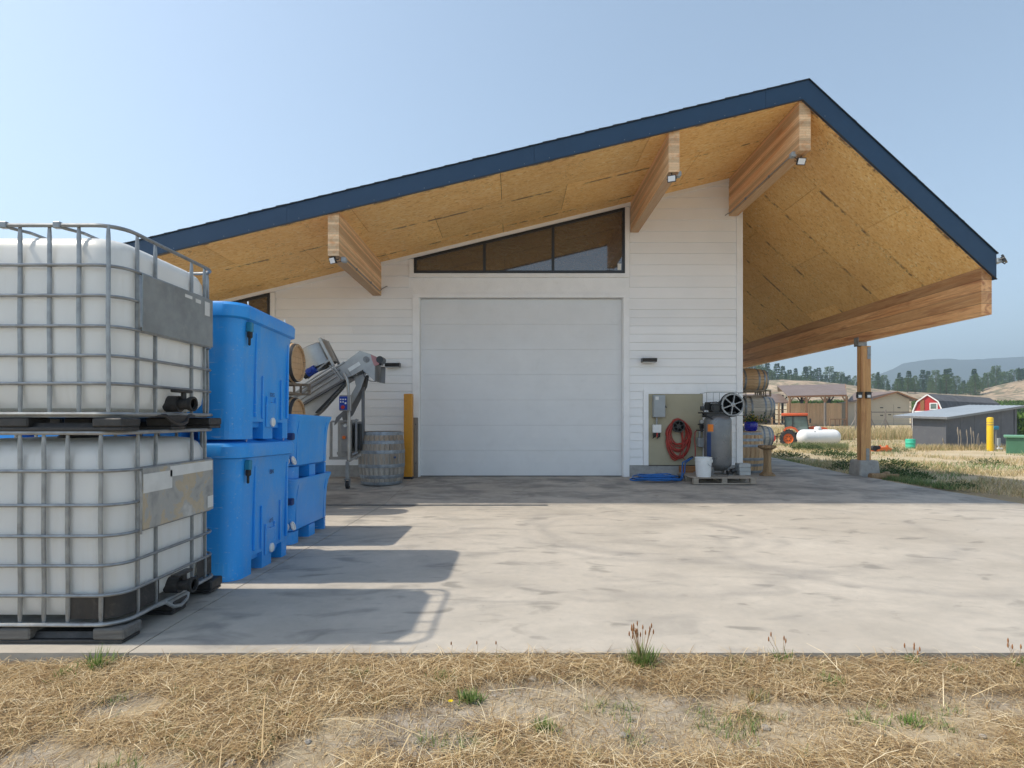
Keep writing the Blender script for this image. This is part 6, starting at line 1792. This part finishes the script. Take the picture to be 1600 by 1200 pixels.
p = fg(60000, 1.6, 2.87, -.2, 29); p = p[fbm(p[:, 0]/.16, p[:, 1]/.09, 3, 61) > .155]; n = len(p)
blades('sparse_green_grass', p, rg.uniform(.02, .07, n), rg.uniform(.002, .005, n), rg.uniform(.3, .9, n), pick(GRN*np.array([2.0, 1.7, 1.9]), n), rg, 'sparse green grass growing through the straw', 2)
p = fg(30000, 1.55, 2.86, -.6, 26); n = len(p); lean_h['straw_litter'] = rg.uniform(.0, .5, n)
p[:, 2] += rg.uniform(.0, .006, n)
blades('straw_litter', p, rg.uniform(.015, .08, n), rg.uniform(.0012, .003, n), np.ones(n), pick(STRAW, n), rg, 'short broken bits of straw littering the bare sandy soil', 2, flat=True)
p = fg(90, 1.6, 2.84, -.12, 24); n = len(p); lean_h['loose_stalks'] = rg.uniform(.05, 1.0, n)
p[:, 2] += rg.uniform(.01, .05, n)
blades('loose_stalks', p, rg.uniform(.2, .5, n), rg.uniform(.0035, .0065, n), np.ones(n), pick(STRAW[[0, 1, 4]], n), rg, 'longer loose straw stalks before the slab', 3, flat=True)
# yard grass to the right
def yard(n, y0, y1, seed, thr, edge=.12):
    Y = y0*(y1/y0)**rg.random(n); xr = Y*1.05+3
    X = rg.random(n)*(xr-4)+4
    SR = np.interp(Y, [2.88, 8.6, 9.6, 10.7, 12.1, 14.5, 17.5, 22, 27, 27.1], [8.15, 8.05, 7.75, 7.42, 7.38, 7.75, 8.2, 8.6, 9, -20])
    d = fbm(X/2.2, Y/2.2, 4, seed)
    k = (X > SR+edge) & (d > thr); X = X[k]; Y = Y[k]
    return np.stack([X, Y, ground_z(X, Y)-.005], 1)
p = yard(110000, 8.7, 70, 31, -.03); n = len(p); sc = (1+p[:, 1]/18)
blades('yard_dry_grass', p, rg.uniform(.05, .16, n)*sc*.8, rg.uniform(.004, .009, n)*sc, rg.uniform(.3, .98, n), pick(DRYG, n), rg, 'dry trampled grass over the yard', 2)
p = yard(50000, 9, 60, 33, .09); n = len(p); sc = (1+p[:, 1]/16)
blades('yard_green_weeds', p, rg.uniform(.04, .13, n)*sc*.8, rg.uniform(.006, .012, n)*sc, rg.uniform(.3, .95, n), pick(GRN*1.5+.03, n), rg, 'green weeds scattered in the yard grass', 2)
# greener verge along the slab edge
Y = rg.uniform(9.8, 26, 26000); SR = np.interp(Y, [9.6, 10.7, 12.1, 14.5, 17.5, 22, 27], [7.75, 7.42, 7.38, 7.75, 8.2, 8.6, 9]); X = SR+np.abs(rg.normal(0, .5, len(Y)))+.06
k = fbm(X/1.0, Y/1.0, 3, 41) > .09; X = X[k]; Y = Y[k]; n = len(X)
blades('verge_weeds', np.stack([X, Y, ground_z(X, Y)], 1), rg.uniform(.04, .20, n), rg.uniform(.006, .014, n), rg.uniform(.3, .95, n), pick(GRN*1.5+.02, n), rg, 'green weeds along the slab edge under the carport', 2)
# tall dry grass in front of the fences and the shed
def tall(px0, px1, Y0, Y1, n, l0, l1, name, label, pal, w=.02):
    Y = rg.uniform(Y0, Y1, n); X = (rg.uniform(px0, px1, n)-800)*Y/864
    k = fbm(X/1.5, Y/1.5, 3, 51) > -.08; X = X[k]; Y = Y[k]; n = len(X)
    blades(name, np.stack([X, Y, ground_z(X, Y)], 1), rg.uniform(l0, l1, n), rg.uniform(w*.6, w*1.3, n), rg.uniform(.05, .5, n), pick(pal, n), rg, label, 2)
tall(1290, 1425, 44, 52, 9000, .5, 1.3, 'tall_dry_grass', 'tall dry grass before the wire fence', DRYG, .035)
tall(1205, 1330, 46, 60, 7000, .3, .9, 'tall_dry_grass', 'tall dry grass before the pole barn', DRYG, .035)
tall(1432, 1600, 28.3, 29.6, 5000, .15, .5, 'tall_dry_grass', 'dry grass along the foot of the grey shed', DRYG, .018)
tall(1240, 1325, 29.5, 32, 5000, .2, .55, 'tall_green_grass', 'pale green tall weeds before the white tank', np.array([(.16, .20, .08), (.22, .25, .11), (.28, .27, .12)]), .02)
# vineyard rows
def vines(px0, px1, Y0, rows, dz, label):
    ps = []
    for r_ in range(rows):
        n = 5200; Y = Y0+r_*3.0+rg.normal(0, .18, n); X = (rg.uniform(px0, px1, n)-800)*Y/864; h = rg.uniform(.2, 1.9, n)
        ps.append(np.stack([X, Y, ground_z(X, Y)+h], 1))
    p = np.concatenate(ps); n = len(p)
    blades('vineyard_rows', p, rg.uniform(.25, .6, n), rg.uniform(.12, .25, n), rg.uniform(.2, .9, n), pick(np.array([(.11, .20, .03), (.15, .25, .05), (.08, .15, .025)]), n), rg, label, 1, 'foliage')
vines(1425, 1640, 88, 3, 0, 'rows of green vines beyond the grey shed')
vines(1236, 1330, 86, 3, 0, 'rows of green vines seen through the pole barn')
vines(1575, 1640, 42, 3, 0, 'rows of green vines right of the grey shed')

# single plants
def seed_plant(label, px, Y, n, hgt, seed, green=True, heads=True, zoff=0):
    X = (px-800)*Y/864; t = thing('weed_plant', label, 'weed', (X, Y, gz(X, Y)-.01)); rg_ = random.Random(seed)
    lv = []
    for k in range(n*14):
        a = rg_.uniform(0, 6.28); d = Vector((math.cos(a), math.sin(a), rg_.uniform(.5, 2.6))).normalized(); s = d.cross(Vector((0, 0, 1))).normalized()
        lv.append((Vector((rg_.gauss(0, .024), rg_.gauss(0, .018), 0)), d, s, rg_.uniform(.05, .13)*hgt/.2, .006, rg_.choice([(.15, .25, .06), (.22, .32, .09), (.30, .33, .13), (.11, .18, .05)] if green else [(.45, .33, .16), (.35, .26, .12)])))
    link('leaves', leaf_mesh('leaves', lv), t)
    if heads:
        for k in range(n):
            a = rg_.uniform(0, 6.28); l = rg_.uniform(.03, .07); p1 = Vector((l*math.cos(a), l*math.sin(a)*.6, hgt*rg_.uniform(.7, 1.0)))
            m = MB(); m.tube([(0, 0, 0), p1*.5+Vector((0, 0, .01)), p1], .0009, 4); m.build('stem', M['log'], t)
            m = MB(); m.lathe([(0, -.012), (.0035, -.006), (.004, .004), (.0015, .014), (0, .016)], 6, Matrix.Translation(p1)); m.build('seed_head', M['brown_wood'], t)
    return t
seed_plant('green plantain weed with brown seed heads growing at the slab edge', 1003, 2.80, 22, .22, 1)
seed_plant('small green weed with thin stems at the slab edge, at the right', 1425, 2.82, 5, .12, 2)
seed_plant('thin seeding weed by the slab edge, right of the plantain', 1222, 2.84, 4, .16, 3)
seed_plant('small green tuft before the lower white tote', 150, 2.80, 7, .24, 4, True, False)
seed_plant('wide low green tuft at the right foreground beyond the straw', 1300, 2.6, 10, .13, 14, True, False)
seed_plant('low green tuft along the slab edge at the far right', 1500, 2.74, 8, .10, 15, True, False)
seed_plant('green tuft in the straw left of the plantain', 690, 2.62, 8, .12, 16, True, False)
seed_plant('green tuft near the slab edge at the left of the shadow', 560, 2.68, 7, .11, 17, True, False)
seed_plant('small green tuft at the bottom right of the straw', 1420, 2.3, 6, .09, 18, True, False)
seed_plant('yellowish grass tuft before the tote pallet', 100, 2.72, 3, .16, 5, True, False)
seed_plant('green weed tuft in the straw below the blue bins shadow', 735, 2.45, 9, .13, 6, True, False)
seed_plant('green weed tuft in the sandy patch at the middle of the foreground', 850, 2.25, 7, .11, 7, True, False)
seed_plant('low green tuft in the straw near the left edge', 95, 2.35, 3, .08, 8, True, False)
seed_plant('low green tuft near the bottom left of the straw', 430, 2.2, 3, .07, 9, True, False)
seed_plant('sprawling dry brown tuft at the right foreground', 1180, 2.5, 4, .10, 10, False, False)
seed_plant('thin dark seed stalks at the far right slab edge', 1590, 2.8, 4, .15, 12)
for i, (px, lab) in enumerate(((705, 'left'), (745, 'middle'), (775, 'right'))):
    X = (px-800)*2.84/864; t = thing('seed_stalk', 'short dark seed stalk at the slab edge near the shadow, the %s of three' % lab, 'weed', (X, 2.84, gz(X, 2.84)))
    m = MB(); m.tube([(0, 0, 0), (.003, 0, .05), (.006, 0, .085)], .0008, 4); m.build('stem', M['log'], t)
    m = MB(); m.lathe([(0, .082), (.004, .09), (.003, .1), (0, .105)], 6); m.build('seed_head', M['brown_wood'], t)
t = thing('yellow_flower', 'single small yellow flower in the sandy foreground', 'flower', (( 704-800)*2.38/864, 2.38, gz(-.26, 2.38)))
lv = []
for k in range(16):
    a = k*.39; d = Vector((math.cos(a), math.sin(a), .35)).normalized(); lv.append((Vector((0, 0, .035)), d, d.cross(Vector((0, 0, 1))).normalized(), .014, .006, (.75, .58, .02)))
link('petals', leaf_mesh('petals', lv), t)
m = MB(); m.tube([(0, 0, 0), (0, 0, .035)], .001, 4); m.build('stem', M['log'], t)
# mullein stalks by the grey shed
for i, (px, ty) in enumerate(((1497, 667), (1501, 671), (1511, 671), (1517.5, 667), (1521.5, 673), (1535, 690), (1474, 684))):
    Y = 29.0+.1*i; p = at(px, ty, Y); g_ = gz(p.x, Y); hh = p.z-g_
    t = thing('dry_stalk', 'tall pale dry seed stalk in front of the grey shed wall', 'weed', (p.x, Y, g_-.05), 0, 'dry stalks before the grey shed')
    m = MB(); m.tube([(0, 0, 0), (.02, 0, hh*.6), (.0, 0, hh*.75)], .018, 6); m.build('stem', M['pallet'], t)
    m = MB(); m.tube([(.0, 0, hh*.70), (-.02, 0, hh*.9), (-.03, 0, hh+.05)], [.025, .035, .012], 6); m.build('seed_head', M['pallet'], t)

for o in [o for o in COL.objects if o.name.startswith('dry_stalk')]: pass
number_from_left('weed')

# stones in the foreground
rock = []
for i in range(3):
    rgk = random.Random(i+60); bm = bmesh.new(); bmesh.ops.create_icosphere(bm, subdivisions=2, radius=1)
    for v in bm.verts: v.co = Vector((v.co.x*rgk.uniform(.8, 1.2), v.co.y*rgk.uniform(.8, 1.2), v.co.z*.55*rgk.uniform(.8, 1.2)))
    me = bpy.data.meshes.new('stone'); bm.to_mesh(me); bm.free(); me.materials.append(M['rock']); rock.append(me)
rgk = random.Random(9)
for i in range(110):
    X, Y = rgk.uniform(-2.6, 3.0), rgk.uniform(1.7, 2.7); s = rgk.choice([.006, .008, .010, .014, .020])
    o = link('stone', rock[i % 3]); o.location = (X, Y, gz(X, Y)+s*.2); o.scale = (s, s, s); o.rotation_euler = (0, 0, rgk.uniform(0, 6))
    tag(o, 'small grey stone lying loose in the straw and sand before the slab', 'stone', 'loose stones in the foreground')
